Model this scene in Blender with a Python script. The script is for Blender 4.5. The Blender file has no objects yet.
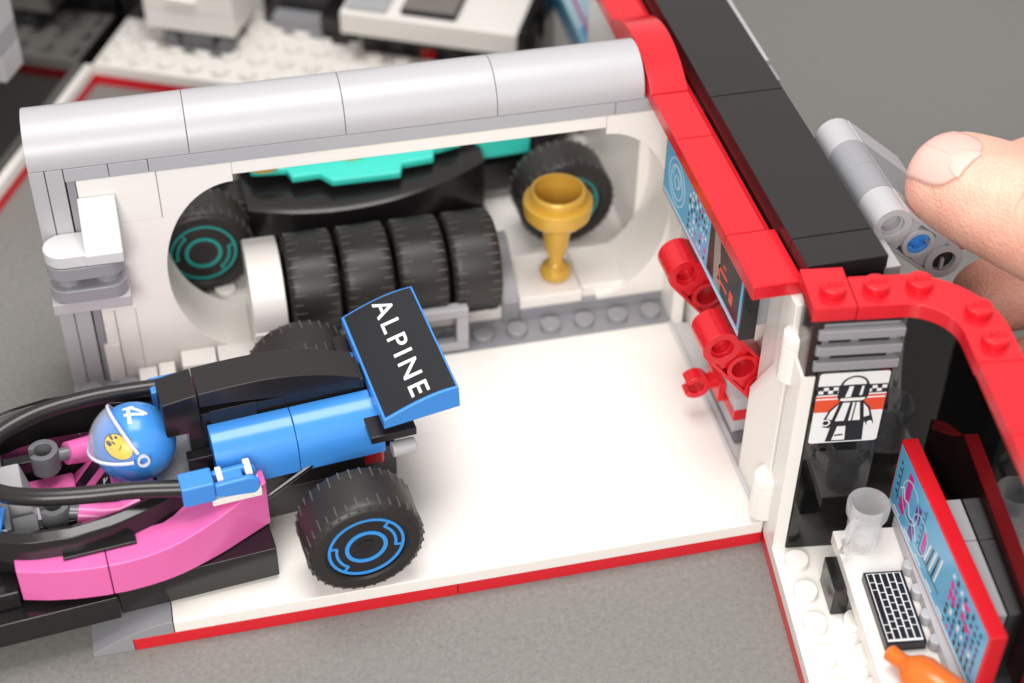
import bpy, bmesh, math, random
from mathutils import Matrix, Vector
random.seed(7)
R = math.radians
PI = math.pi
sc = bpy.context.scene
col = sc.collection

# ------------------------------------------------------------ camera, world, light, exposure
cam_d = bpy.data.cameras.new('camera'); cam = bpy.data.objects.new('camera', cam_d); col.objects.link(cam)
cam.location = (-13.249585, -26.749878, 32.918186)
cam.rotation_euler = (0.841139, -0.012088, -0.228763)
cam_d.sensor_width = 36; cam_d.lens = 1680.2095 / 1024 * 36
cam_d.clip_start = 0.5; cam_d.clip_end = 2000
cam_d.dof.use_dof = True; cam_d.dof.focus_distance = 41.3; cam_d.dof.aperture_fstop = 0.09
sc.camera = cam

w = bpy.data.worlds.new('World'); sc.world = w; w.use_nodes = True
bg = w.node_tree.nodes['Background']; bg.inputs[0].default_value = (1.0, 0.98, 0.955, 1); bg.inputs[1].default_value = 0.66

def area(name, loc, target, size, power, color=(1, 1, 1)):
    d = bpy.data.lights.new(name, 'AREA'); d.shape = 'RECTANGLE'; d.size = size[0]; d.size_y = size[1]; d.energy = power; d.color = color
    o = bpy.data.objects.new(name, d); col.objects.link(o); o.location = loc
    o.rotation_euler = (Vector(target) - Vector(loc)).to_track_quat('-Z', 'Y').to_euler()
    return o
area('softbox_top', (-8, 6, 60), (-6, 6, 0), (32, 30), 27500, (1, 0.985, 0.965))
area('softbox_front', (-24, -50, 36), (-6, 8, 2), (34, 26), 33500, (1, 0.965, 0.925))
sc.view_settings.view_transform = 'Standard'; sc.view_settings.look = 'None'
sc.view_settings.exposure = 0; sc.view_settings.gamma = 1

# ------------------------------------------------------------ materials
M = {}
def plastic(name, c, rough=0.2, bump=0.004, spec=0.5, sss=0.0, ior=1.5, coat=0.0, var=0.03):
    m = bpy.data.materials.new(name); m.use_nodes = True; nt = m.node_tree; b = nt.nodes['Principled BSDF']
    b.inputs['Base Color'].default_value = (*c, 1); b.inputs['Roughness'].default_value = rough
    b.inputs['IOR'].default_value = ior; b.inputs['Coat Weight'].default_value = coat
    if sss:
        b.inputs['Subsurface Weight'].default_value = sss
        b.inputs['Subsurface Radius'].default_value = (0.25, 0.2, 0.18); b.inputs['Subsurface Scale'].default_value = 1
    tc = nt.nodes.new('ShaderNodeTexCoord')
    n = nt.nodes.new('ShaderNodeTexNoise'); n.inputs['Scale'].default_value = 2.2; n.inputs['Detail'].default_value = 3
    nt.links.new(tc.outputs['Object'], n.inputs['Vector'])
    mr = nt.nodes.new('ShaderNodeMapRange'); mr.inputs[3].default_value = rough * 0.92; mr.inputs[4].default_value = rough * 1.1
    nt.links.new(n.outputs['Fac'], mr.inputs[0]); nt.links.new(mr.outputs[0], b.inputs['Roughness'])
    n2 = nt.nodes.new('ShaderNodeTexNoise'); n2.inputs['Scale'].default_value = 1.1; n2.inputs['Detail'].default_value = 2
    nt.links.new(tc.outputs['Object'], n2.inputs['Vector'])
    bp = nt.nodes.new('ShaderNodeBump'); bp.inputs['Strength'].default_value = 0.35; bp.inputs['Distance'].default_value = bump
    nt.links.new(n2.outputs['Fac'], bp.inputs['Height']); nt.links.new(bp.outputs[0], b.inputs['Normal'])
    M[name] = m; return m
plastic('white', (0.83, 0.79, 0.75), 0.24, sss=0.12)
plastic('capwhite', (0.60, 0.59, 0.60), 0.28)
plastic('lightgrey', (0.40, 0.40, 0.42), 0.24)
plastic('palegrey', (0.43, 0.42, 0.44), 0.34, bump=0.001)
plastic('midgrey', (0.27, 0.27, 0.29), 0.25)
plastic('darkgrey', (0.14, 0.14, 0.15), 0.26)
plastic('black', (0.012, 0.011, 0.011), 0.17)
plastic('satinblack', (0.015, 0.0125, 0.013), 0.28)
plastic('red', (0.63, 0.012, 0.022), 0.2, sss=0.05)
plastic('blue', (0.05, 0.25, 0.68), 0.2)
plastic('pink', (0.74, 0.14, 0.40), 0.24, sss=0.05)
plastic('teal', (0.045, 0.60, 0.50), 0.25)
plastic('gold', (0.62, 0.36, 0.05), 0.3)
M['gold'].node_tree.nodes['Principled BSDF'].inputs['Metallic'].default_value = 0.12
plastic('mustard', (0.55, 0.33, 0.03), 0.25)
plastic('orange', (0.75, 0.16, 0.02), 0.22)
plastic('yellow', (0.90, 0.60, 0.02), 0.3)
plastic('rubber', (0.020, 0.017, 0.0155), 0.42, bump=0.012)
plastic('treadglint', (0.085, 0.075, 0.07), 0.4)  # lighter rubber, highlights on the tyre marks put into the colour
plastic('groove', (0.10, 0.095, 0.09), 0.5)
plastic('glassblack', (0.004, 0.004, 0.004), 0.03, bump=0.001, ior=1.6)
plastic('ink', (0.010, 0.010, 0.014), 0.3)
plastic('printwhite', (0.80, 0.80, 0.80), 0.3)
plastic('printblue', (0.13, 0.42, 0.66), 0.25)
plastic('ringblue', (0.04, 0.30, 0.78), 0.3)
plastic('ringteal', (0.012, 0.30, 0.27), 0.3)
plastic('paleblue', (0.50, 0.68, 0.80), 0.25)
plastic('rimlilac', (0.62, 0.62, 0.74), 0.2)
plastic('magenta', (0.60, 0.03, 0.26), 0.3)
plastic('violet', (0.13, 0.04, 0.25), 0.3)
plastic('printred', (0.72, 0.07, 0.02), 0.3)
plastic('printgrey', (0.28, 0.25, 0.23), 0.25)
plastic('edgecream', (0.60, 0.57, 0.53), 0.3)
plastic('nail', (0.80, 0.47, 0.41), 0.36, sss=0.3)
plastic('lunula', (0.82, 0.50, 0.435), 0.4, sss=0.3)
plastic('creaseshade', (0.60, 0.27, 0.20), 0.6, sss=0.3)

def glassy(name, c, rough=0.02):
    m = bpy.data.materials.new(name); m.use_nodes = True; b = m.node_tree.nodes['Principled BSDF']
    b.inputs['Base Color'].default_value = (*c, 1); b.inputs['Roughness'].default_value = rough
    b.inputs['Transmission Weight'].default_value = 1.0; b.inputs['IOR'].default_value = 1.4; M[name] = m
def shellglass(name, tint, face, edge):
    m = bpy.data.materials.new(name); m.use_nodes = True; nt = m.node_tree; b = nt.nodes['Principled BSDF']; out = nt.nodes['Material Output']
    b.inputs['Base Color'].default_value = (*tint, 1); b.inputs['Roughness'].default_value = 0.04; b.inputs['IOR'].default_value = 1.55
    tr = nt.nodes.new('ShaderNodeBsdfTransparent'); tr.inputs[0].default_value = (0.97, 0.97, 0.98, 1)
    lw = nt.nodes.new('ShaderNodeLayerWeight'); lw.inputs[0].default_value = 0.35
    mr = nt.nodes.new('ShaderNodeMapRange'); mr.inputs[3].default_value = face; mr.inputs[4].default_value = edge
    mx = nt.nodes.new('ShaderNodeMixShader')
    nt.links.new(lw.outputs['Facing'], mr.inputs[0]); nt.links.new(mr.outputs[0], mx.inputs[0])
    nt.links.new(tr.outputs[0], mx.inputs[1]); nt.links.new(b.outputs[0], mx.inputs[2]); nt.links.new(mx.outputs[0], out.inputs[0]); M[name] = m
shellglass('clear', (0.86, 0.85, 0.84), 0.09, 0.75); shellglass('visor', (0.7, 0.74, 0.86), 0.03, 0.45)

def skin_mat():
    m = bpy.data.materials.new('skin'); m.use_nodes = True; nt = m.node_tree; b = nt.nodes['Principled BSDF']
    tc = nt.nodes.new('ShaderNodeTexCoord')
    n = nt.nodes.new('ShaderNodeTexNoise'); n.inputs['Scale'].default_value = 0.8; n.inputs['Detail'].default_value = 5
    nt.links.new(tc.outputs['Object'], n.inputs['Vector'])
    cr = nt.nodes.new('ShaderNodeValToRGB')
    cr.color_ramp.elements[0].position = 0.35; cr.color_ramp.elements[0].color = (0.72, 0.36, 0.27, 1)
    cr.color_ramp.elements[1].position = 0.65; cr.color_ramp.elements[1].color = (0.82, 0.47, 0.36, 1)
    nt.links.new(n.outputs['Fac'], cr.inputs[0]); nt.links.new(cr.outputs[0], b.inputs['Base Color'])
    b.inputs['Roughness'].default_value = 0.45
    b.inputs['Subsurface Weight'].default_value = 0.35; b.inputs['Subsurface Radius'].default_value = (0.5, 0.2, 0.1)
    b.inputs['Subsurface Scale'].default_value = 0.6
    v = nt.nodes.new('ShaderNodeTexVoronoi'); v.inputs['Scale'].default_value = 14
    wv = nt.nodes.new('ShaderNodeTexNoise'); wv.inputs['Scale'].default_value = 3.0; wv.inputs['Detail'].default_value = 8; wv.inputs['Distortion'].default_value = 1.5
    nt.links.new(tc.outputs['Object'], v.inputs['Vector']); nt.links.new(tc.outputs['Object'], wv.inputs['Vector'])
    ad = nt.nodes.new('ShaderNodeMath'); ad.operation = 'ADD'
    nt.links.new(v.outputs['Distance'], ad.inputs[0]); nt.links.new(wv.outputs['Fac'], ad.inputs[1])
    bp = nt.nodes.new('ShaderNodeBump'); bp.inputs['Strength'].default_value = 0.4; bp.inputs['Distance'].default_value = 0.05
    nt.links.new(ad.outputs[0], bp.inputs['Height']); nt.links.new(bp.outputs[0], b.inputs['Normal'])
    M['skin'] = m
skin_mat()

def table_mat():
    m = bpy.data.materials.new('table'); m.use_nodes = True; nt = m.node_tree; b = nt.nodes['Principled BSDF']
    tc = nt.nodes.new('ShaderNodeTexCoord')
    n = nt.nodes.new('ShaderNodeTexNoise'); n.inputs['Scale'].default_value = 7; n.inputs['Detail'].default_value = 6; n.inputs['Roughness'].default_value = 0.75
    n2 = nt.nodes.new('ShaderNodeTexNoise'); n2.inputs['Scale'].default_value = 0.5; n2.inputs['Detail'].default_value = 3
    for k in (n, n2): nt.links.new(tc.outputs['Object'], k.inputs['Vector'])
    cr = nt.nodes.new('ShaderNodeValToRGB')
    cr.color_ramp.elements[0].position = 0.3; cr.color_ramp.elements[0].color = (0.165, 0.158, 0.149, 1)
    cr.color_ramp.elements[1].position = 0.7; cr.color_ramp.elements[1].color = (0.245, 0.235, 0.223, 1)
    nt.links.new(n.outputs['Fac'], cr.inputs[0])
    mx = nt.nodes.new('ShaderNodeMix'); mx.data_type = 'RGBA'; mx.blend_type = 'MULTIPLY'; mx.inputs[0].default_value = 0.25
    nt.links.new(cr.outputs[0], mx.inputs[6]); nt.links.new(n2.outputs['Color'], mx.inputs[7])
    nt.links.new(cr.outputs[0], b.inputs['Base Color'])
    b.inputs['Roughness'].default_value = 0.7; b.inputs['Specular IOR Level'].default_value = 0.3
    bp = nt.nodes.new('ShaderNodeBump'); bp.inputs['Strength'].default_value = 0.3; bp.inputs['Distance'].default_value = 0.02
    nt.links.new(n.outputs['Fac'], bp.inputs['Height']); nt.links.new(bp.outputs[0], b.inputs['Normal'])
    M['table'] = m
table_mat()

# ------------------------------------------------------------ frames and mesh helpers
def TR(x, y, z=0, deg=0): return Matrix.Translation((x, y, z)) @ Matrix.Rotation(R(deg), 4, 'Z')
W = Matrix.Identity(4)
CAR = TR(-10.61, 3.78, 0, 6)
ROOM = TR(0.04, 0.06, 0, -7.5)
BACK = TR(-15.65, 25.6, 0, -26)
FAR = TR(-7.7, 13.9, 0, 2.2)

class MB:
    """collects shapes given in the coordinates of a frame; becomes one mesh"""
    def __init__(s, frame=W): s.F = frame; s.v = []; s.f = []; s.mi = []; s.mats = []; s.cur = 0
    def mat(s, name):
        if name not in s.mats: s.mats.append(name)
        s.cur = s.mats.index(name); return s
    def raw(s, vs, fs, T=None):
        n = len(s.v)
        for p in vs:
            p = Vector(p)
            s.v.append(T @ p if T is not None else p)
        for f in fs: s.f.append([i + n for i in f]); s.mi.append(s.cur)
        return s
    def box(s, x0, x1, y0, y1, z0, z1, T=None):
        vs = [(x, y, z) for z in (z0, z1) for y in (y0, y1) for x in (x0, x1)]
        return s.raw(vs, [(0, 2, 3, 1), (4, 5, 7, 6), (0, 1, 5, 4), (2, 6, 7, 3), (0, 4, 6, 2), (1, 3, 7, 5)], T)
    def prism(s, pts, a, b, axis='z', T=None):
        """extrude a 2-D outline: axis z -> pts (x,y); axis y -> pts (x,z); axis x -> pts (y,z)"""
        def P(p, t):
            return {'z': (p[0], p[1], t), 'y': (p[0], t, p[1]), 'x': (t, p[0], p[1])}[axis]
        n = len(pts); vs = [P(p, a) for p in pts] + [P(p, b) for p in pts]
        fs = [tuple(range(n))[::-1], tuple(range(n, 2 * n))] + [(i, (i + 1) % n, n + (i + 1) % n, n + i) for i in range(n)]
        return s.raw(vs, fs, T)
    def lathe(s, prof, seg=32, T=None, cap=True):
        """revolve profile [(r, h)] round the z axis"""
        vs = []; fs = []; m = len(prof)
        for k in range(seg):
            a = 2 * PI * k / seg
            for r, h in prof: vs.append((r * math.cos(a), r * math.sin(a), h))
        for k in range(seg):
            k2 = (k + 1) % seg
            for i in range(m - 1): fs.append((k * m + i, k2 * m + i, k2 * m + i + 1, k * m + i + 1))
        if cap:
            if prof[0][0] > 1e-6: fs.append(tuple(k * m for k in range(seg))[::-1])
            if prof[-1][0] > 1e-6: fs.append(tuple(k * m + m - 1 for k in range(seg)))
        return s.raw(vs, fs, T)
    def cyl(s, c, axis, r, h, seg=28, T=None, r2=None):
        A = Matrix.Translation(c) @ {'z': Matrix.Identity(4), 'y': Matrix.Rotation(R(-90), 4, 'X'), 'x': Matrix.Rotation(R(90), 4, 'Y')}[axis]
        if T is not None: A = T @ A
        e = min(0.025, h * 0.2, r * .2); r2 = r if r2 is None else r2
        return s.lathe([(r, 0), (r2, h - e), (r2 - e, h)], seg, A)
    def stud(s, x, y, z):
        return s.cyl((x, y, z), 'z', 0.3, 0.21, 24)
    def ring(s, c, axis, r0, r1, h, seg=36, T=None, a0=0, a1=360):
        A = Matrix.Translation(c) @ {'z': Matrix.Identity(4), 'y': Matrix.Rotation(R(-90), 4, 'X'), 'x': Matrix.Rotation(R(90), 4, 'Y')}[axis]
        if T is not None: A = T @ A
        full = abs(a1 - a0) >= 359.9; n = seg if full else max(3, int(seg * (a1 - a0) / 360))
        vs = []; fs = []
        for k in range(n + (0 if full else 1)):
            a = R(a0 + (a1 - a0) * k / n)
            for r, z in ((r0, 0), (r1, 0), (r1, h), (r0, h)): vs.append((r * math.cos(a), r * math.sin(a), z))
        m = len(vs) // 4
        for k in range(n):
            k2 = (k + 1) % m
            for i in range(4): fs.append((k * 4 + i, k2 * 4 + i, k2 * 4 + (i + 1) % 4, k * 4 + (i + 1) % 4))
        if not full: fs += [(0, 1, 2, 3)[::-1], (n * 4, n * 4 + 1, n * 4 + 2, n * 4 + 3)]
        return s.raw(vs, fs, A)
    def tube(s, pts, r, seg=14, T=None):
        pts = [Vector(p) for p in pts]; vs = []; fs = []; up = Vector((0, 0, 1))
        for i, p in enumerate(pts):
            d = (pts[min(i + 1, len(pts) - 1)] - pts[max(i - 1, 0)]).normalized()
            u = d.cross(up)
            if u.length < 1e-3: u = d.cross(Vector((1, 0, 0)))
            u.normalize(); q = u.cross(d)
            rr = r[i] if isinstance(r, (list, tuple)) else r
            for k in range(seg): a = 2 * PI * k / seg; vs.append(p + rr * (u * math.cos(a) + q * math.sin(a)))
        for i in range(len(pts) - 1):
            for k in range(seg): k2 = (k + 1) % seg; fs.append((i * seg + k, i * seg + k2, (i + 1) * seg + k2, (i + 1) * seg + k))
        fs += [tuple(range(seg))[::-1], tuple((len(pts) - 1) * seg + k for k in range(seg))]
        return s.raw(vs, fs, T)
    def grid(s, rows, T=None, close=False):
        """rows of points -> quads"""
        m = len(rows[0]); vs = [p for r_ in rows for p in r_]; fs = []
        for i in range(len(rows) - 1):
            for k in range(m if close else m - 1):
                k2 = (k + 1) % m; fs.append((i * m + k, i * m + k2, (i + 1) * m + k2, (i + 1) * m + k))
        return s.raw(vs, fs, T)

def put(mb, name, mat=None, parent=None, bevel=0.025, ang=35, smooth=True):
    me = bpy.data.meshes.new(name)
    T = mb.F if parent is None else parent.matrix_basis.inverted() @ mb.F if parent.parent is None else (parent.parent.matrix_basis @ parent.matrix_basis).inverted() @ mb.F
    me.from_pydata([T @ v for v in mb.v], [], mb.f)
    bm = bmesh.new(); bm.from_mesh(me); bmesh.ops.recalc_face_normals(bm, faces=bm.faces); bm.to_mesh(me); bm.free()
    for m_ in (mb.mats if mb.mats else [mat]): me.materials.append(M[m_])
    if mb.mats:
        for p, i in zip(me.polygons, mb.mi): p.material_index = i
    if smooth:
        me.shade_smooth(); me.set_sharp_from_angle(angle=R(ang))
    o = bpy.data.objects.new(name, me); col.objects.link(o)
    if parent is not None: o.parent = parent
    if bevel:
        b = o.modifiers.new('edge', 'BEVEL'); b.width = bevel; b.segments = 2; b.limit_method = 'ANGLE'; b.angle_limit = R(40); b.harden_normals = True
    return o

def thing(name, label, cat, frame=W, loc=(0, 0, 0), group=None):
    o = bpy.data.objects.new(name, None); col.objects.link(o)
    o.matrix_basis = frame @ Matrix.Translation(loc); o.empty_display_size = .2
    o['label'] = label; o['category'] = cat
    if group: o['group'] = group
    return o
def tag(o, label, cat, group=None):
    o['label'] = label; o['category'] = cat
    if group: o['group'] = group
    return o
def solo(mb, name, mat, label, cat, group=None, **k): return tag(put(mb, name, mat, None, **k), label, cat, group)

def arc(cx, cy, rx, ry, a0, a1, n=14): return [(cx + rx * math.cos(R(a0 + (a1 - a0) * i / n)), cy + ry * math.sin(R(a0 + (a1 - a0) * i / n))) for i in range(n + 1)]

def lettering(text, name, mat, parent, T, size=1, sx=1.0, depth=0.004, spacing=1.0, bold=0.0):
    cu = bpy.data.curves.new(name, 'FONT'); cu.body = text; cu.size = size; cu.extrude = depth; cu.align_x = 'CENTER'; cu.align_y = 'CENTER'
    cu.space_character = spacing; cu.offset = bold
    t = bpy.data.objects.new(name, cu); col.objects.link(t); bpy.context.view_layer.update()
    me = bpy.data.meshes.new_from_object(t.evaluated_get(bpy.context.evaluated_depsgraph_get())); me.name = name
    bpy.data.objects.remove(t)
    inv = parent.matrix_basis.inverted() if parent.parent is None else (parent.parent.matrix_basis @ parent.matrix_basis).inverted()
    me.transform(inv @ T @ Matrix.Diagonal((sx, 1, 1, 1))); me.materials.clear(); me.materials.append(M[mat])
    o = bpy.data.objects.new(name, me); col.objects.link(o); o.parent = parent
    return o

# ------------------------------------------------------------ the setting
mb = MB(); mb.raw([(-260, -160, 0), (260, -160, 0), (260, 420, 0), (-260, 420, 0)], [(0, 1, 2, 3)])
tab = put(mb, 'table_surface', 'table', None, bevel=0); tab['kind'] = 'structure'

# ------------------------------------------------------------ garage bay
bay = thing('toy_garage', 'white brick-built garage bay with pale grey rounded roof and oval wall opening', 'toy garage')
mb = MB()
mb.box(-16, -8.01, 0, 2, 0, 0.4).box(-7.99, 0, 0, 2, 0, 0.4).box(-16, 0, 2, 7.9, 0, 0.39)
put(mb, 'red_trim', 'red', bay, .015)
mb = MB(); mb.box(-15, 0, 0, 8, 0.4, 0.8); put(mb, 'floor', 'white', bay, .03)
mb = MB(); mb.box(-17, -15, 2, 8, 0, 0.6); put(mb, 'floor_side', 'midgrey', bay)
mb = MB()
mb.prism([(-17, 0), (-17, .12)] + [(-17 + 2 * t / 10, 0.12 + 0.68 * math.sin(PI / 2 * t / 10)) for t in range(1, 11)] + [(-15.02, 0.0)], 0, 2, 'y')
mb2 = MB()
mb2.prism([(-17, 0.0), (-17, .12)] + [(-17 + 1.98 * t / 10, 0.12 + 0.68 * math.sin(PI / 2 * t / 10)) for t in range(1, 11)] + [(-15.02, 0.405), (-16.01, 0.405), (-16.01, 0)], 0.002, 2, 'y')
put(mb2, 'ramp_slope', 'midgrey', bay, .012)
mb = MB(); mb.box(-17, 0, 8, 10.95, 0.0, 0.79)
for i in range(17): mb.stud(-16.5 + i, 8.5, 0.79)
put(mb, 'studded_plate', 'midgrey', bay, .015)
# wall behind: stepped left part, arch ends, lintel
def elA(cx, a0, a1): return arc(cx, 4.15, 2.0, 2.85, a0, a1, 18)
for b_ in ((-15.9, -13.915, 9.0, 11, 6.108, 7.59), (-15.55, -15.01, 9.0, 11, .8, 3.21), (-16.0, -15.57, 8.9, 11, .8, 2.1), (-15.9, -15.57, 9.0, 11, 2.11, 3.2)): put(MB().box(*b_), 'wall_brick', 'white', bay, .01)
mb = MB()
mb.prism([(-13.9, 7.59), (-13.9, 6.1), (-15.9, 6.1), (-15.9, 3.22), (-15.0, 3.22), (-15.0, 0.8), (-12.0, 0.8)] + elA(-12, 270, 180)[:-1] + elA(-12, 180, 90) + [(-12.0, 7.59)], 9.0, 11, 'y')
put(mb, 'arch_left', 'white', bay, .01)
mb = MB()
mb.prism([(-2.0, 7.59), (-2.0, 7.0)] + elA(-2, 90, 0)[1:] + elA(-2, 360, 270)[1:] + [(-2.0, 0.8), (.75, .8), (.75, 7.59)], 9.0, 11, 'y')
mb.box(-12.0, -2.0, 9.2, 11, 0.8, 1.22)
put(mb, 'arch_right', 'white', bay, .01)
mb = MB(); mb.box(-11.995, -2.005, 9.0, 11, 7.21, 7.59); put(mb, 'lintel', 'white', bay, .02)
mb = MB()
for a, b in ((-16.15, -15.06), (-15.045, -14.07), (-14.055, -1.8), (-1.785, 0.0)): mb.box(a, b, 8.98, 11, 7.61, 8.0)
put(mb, 'beam', 'lightgrey', bay, .015)
mb = MB(); mb.box(-16.13, -15.92, 9.01, 11, 0.8, 7.6); mb.box(-16.13, -15.92, 9.0, 11, 0.8, 3.3)
put(mb, 'side_strip', 'midgrey', bay, .01)
mb = MB(); mb.box(-17, -16.62, 8.98, 11, 0, 8.0); mb.box(-16.6, -16.17, 8.98, 11, 0, 8.0)
put(mb, 'side_column', 'palegrey', bay, .02)
prof = [(8.98, 8.02), (8.98, 8.12)] + [(10 - 1.02 * math.cos(R(a)), 8.12 + .97 * math.sin(R(a))) for a in range(6, 176, 6)] + [(11.02, 8.12), (11.02, 8.02)]
for i in range(4):
    mb = MB(); mb.prism(prof, -17 + 4 * i + .008, -13 + 4 * i - .008, 'x')
    put(mb, 'roof_slope', 'palegrey', bay, .01, ang=50)
# platform under trophy, grey slope, small tiles at the foot of the wall
mb = MB(); mb.box(-4.3, -2.45, 9.0, 11, 1.2, 1.6); mb.box(-2.43, -0.3, 9.2, 11, 1.2, 1.6); put(mb, 'platform', 'white', bay, .03)
mb = MB(); mb.box(-4.3, 0.0, 8.99, 9.2, 0.79, 1.19); mb.prism([(9.0, .795), (9.0, 1.5), (10.6, 2.6), (11, 2.6), (11, .795)], -4.8, -4.31, 'x')
put(mb, 'platform_base', 'midgrey', bay, .02)
mb = MB(); mb.box(-15.2, -14.7, 8.3, 8.95, .8, 1.1).box(-14.65, -14.2, 8.2, 8.95, .8, 1.2).box(-14.0, -13.05, 8.3, 8.98, .8, 1.5).box(-13.0, -11.3, 8.3, 8.98, .8, 1.5)
put(mb, 'small_tiles', 'white', bay, .03)
mb = MB(); mb.box(-16, 0, 11.0, 17, 0.4, 1.2)
for i in range(16):
    for j in range(6):
        if i in (1, 2, 3) or j > 4: mb.stud(-15.5 + i, 11.6 + j, 1.2)
put(mb, 'rear_floor', 'white', bay, .03)
mb = MB(); mb.box(-.35, .7, 11.0, 16.8, 1.2, 7.2); put(mb, 'rear_side_wall', 'white', bay, .02)
# right wall
mb = MB(); mb.box(0.0, 0.3, 0.12, 2.0, 0.4, 3.6).prism([(0.12, 3.6), (2.0, 3.6), (2.0, 3.75), (0.9, 5.55), (.9, 8.0), (0.12, 8.0)], 0.0, .3, 'x')
mb.box(0.15, .3, .9, 2.0, 3.6, 8.0)
put(mb, 'hinge_panel', 'white', bay, .03)
mb = MB(); mb.box(0.5, 0.94, 2.0, 8.98, 0.4, 8.38); mb.box(0, .34, 8.0, 9.0, .4, 8.0)
put(mb, 'side_wall', 'white', bay, .02)
mb = MB(); mb.box(-.12, 0, 0, 8, .8, .84); mb.box(0.0, .5, 2.0, 8.0, .4, .72)
put(mb, 'floor_edge', 'capwhite', bay, .02)
for z0 in (6.05, 1.2):
    mb = MB(); mb.lathe([(.36, 0), (.36, 1.0), (.345, 1.01), (.345, 1.04), (.36, 1.05), (.36, 1.3), (.34, 1.37), (.28, 1.41)], 32, Matrix.Translation((.16 if z0 > 3 else -.02, .12, z0 - (.25 if z0 > 3 else .1))))
    put(mb, 'hinge_pin', 'white', bay, 0, ang=30)
mb = MB(); mb.box(.02, .28, -.25, .1, .8, 1.25); put(mb, 'hinge_foot', 'midgrey', bay, .02)
# low brick stack by the right wall
mb = MB(); mb.mat('darkgrey').box(.2, .498, 2.9, 5.2, .73, 1.1); mb.mat('palegrey').box(.12, .498, 3.0, 5.2, 1.11, 1.5); mb.mat('red').box(.12, .498, 3.0, 5.2, 1.51, 1.88); mb.mat('palegrey').box(.12, .498, 3.0, 5.2, 1.89, 2.3)
solo(mb, 'brick_stack', None, 'small grey and red stack of plates low on the right wall below the red pipes', 'brick stack', bevel=.02)

# red cover slab, arch and black roof of the right-hand block
wing = thing('pit_building', 'long roof block of black tiles edged in red beside the garage bay', 'toy building', W, (1.2, 6, 0))
mb = MB(); mb.box(-.95, .27, 0.5, 2.48, 8.0, 8.4).box(-.95, .05, 2.5, 6.48, 8.0, 8.4).box(-.95, .05, 6.5, 8.55, 8.0, 8.4).box(-.95, .05, 12.45, 19, 8.0, 8.4).box(.06, .28, 2.5, 19, 7.9, 8.16)
put(mb, 'cover_slab', 'red', wing, .035)
a = [(8.58 + 3.84 * t / 20, 8.4 + .62 * math.sin(PI * t / 20) ** .8) for t in range(21)]
mb = MB(); mb.prism([(8.57, 8.0)] + a + [(12.43, 8.0), (11.2, 8.05), (8.9, 8.05)], -.95, .05, 'x'); put(mb, 'cover_arch', 'red', wing, .02, ang=50)
mb = MB(); mb.box(.3, 2.28, .5, 1.53, 8.4, 8.8).box(.3, 2.28, 1.56, 7.57, 8.4, 8.8).box(.3, 2.28, 7.6, 13.6, 8.4, 8.8).box(.3, 2.28, 13.63, 19, 8.4, 8.8)
put(mb, 'roof_tiles', 'satinblack', wing, .02)
mb = MB(); mb.box(.32, 2.26, .52, 19, 8.0, 8.38); put(mb, 'roof_plate', 'black', wing, .02)
mb = MB(); mb.box(2.05, 2.5, 9.2, 19, 7.9, 8.62); put(mb, 'roof_edging', 'palegrey', wing, .02)
mb = MB(); mb.box(.95, 2.3, 2.0, 19, 0, 7.98); mb.box(2.3, 2.55, 8.4, 9.15, 6, 8.5); put(mb, 'outer_wall', 'midgrey', wing, .02)
mb = MB(); mb.box(.52, .94, 11.1, 19, .0, 7.98); put(mb, 'rear_pier', 'white', wing, .02)
mb = MB(); mb.box(-.2, .5, 17.2, 18, .8, 3.2); put(mb, 'rear_block', 'satinblack', wing, .02)
# grey mount and bracket behind the screen
mb = MB(); mb.box(-.24, .3, 1.9, 2.7, 5.9, 7.9).box(-.24, .74, 2.7, 7, 6.4, 7.98); put(mb, 'screen_mount', 'midgrey', wing, .02)

# wall screen in the bay
tv = thing('wall_screen', 'black framed wall screen with blue display mounted under the red overhang', 'screen', W, (-.6, 4.7, 5.7))
mb = MB(); mb.box(-.68, -.26, 1.55, 7.85, 5.79, 7.65); put(mb, 'frame', 'black', tv, .03)
Ts = Matrix.Translation((-.682, 7.8, 5.83)) @ Matrix(((0, 0, -1, 0), (-1, 0, 0, 0), (0, 1, 0, 0), (0, 0, 0, 1)))   # x along the screen towards the front, y up, z outwards
mb = MB()
def flat(mb, mat, poly, lv, T): mb.mat(mat).prism(poly, lv, lv + .004, 'z', T)
def rect(mb, mat, x0, x1, y0, y1, lv, T): flat(mb, mat, [(x0, y0), (x1, y0), (x1, y1), (x0, y1)], lv, T)
rect(mb, 'printblue', 0.04, 6.16, .05, 1.76, 0, Ts)
rect(mb, 'paleblue', 0.04, 6.16, .05, .17, .004, Ts)
rect(mb, 'printgrey', 3.7, 6.02, .26, 1.66, .004, Ts)
flat(mb, 'ink', [(3.7, .26), (4.2, .26), (4.0, 1.66), (3.7, 1.66)], .008, Ts); flat(mb, 'ink', [(4.75, .26), (6.02, .26), (6.02, 1.66), (4.45, 1.66)], .008, Ts)
for (x0, y0, x1, y1) in ((4.5, .9, 5.15, 1.0), (4.5, .55, 5.2, .65), (4.5, .55, 4.6, 1.0), (5.35, .5, 5.6, .85), (4.8, 1.15, 5.0, 1.22)): rect(mb, 'printred', x0, x1, y0, y1, .012, Ts)
for r_ in (.68, .5, .2): mb.mat('paleblue').ring((1.0, .95, .004), 'z', r_ - .045, r_, .004, 40, Ts)
mb.mat('paleblue').ring((1.0, 1.1, .008), 'z', .28, .33, .004, 30, Ts, -60, 200)
for i in range(8):
    for j in range(7):
        if random.random() < .8:
            rect(mb, random.choice(['ink', 'ink', 'magenta', 'paleblue', 'printwhite', 'violet']), 2.05 + i * .19, 2.05 + i * .19 + .09, .3 + j * .2, .3 + j * .2 + random.choice([.08, .13]), .004, Ts)
put(mb, 'display', None, tv, 0, smooth=False)
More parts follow.
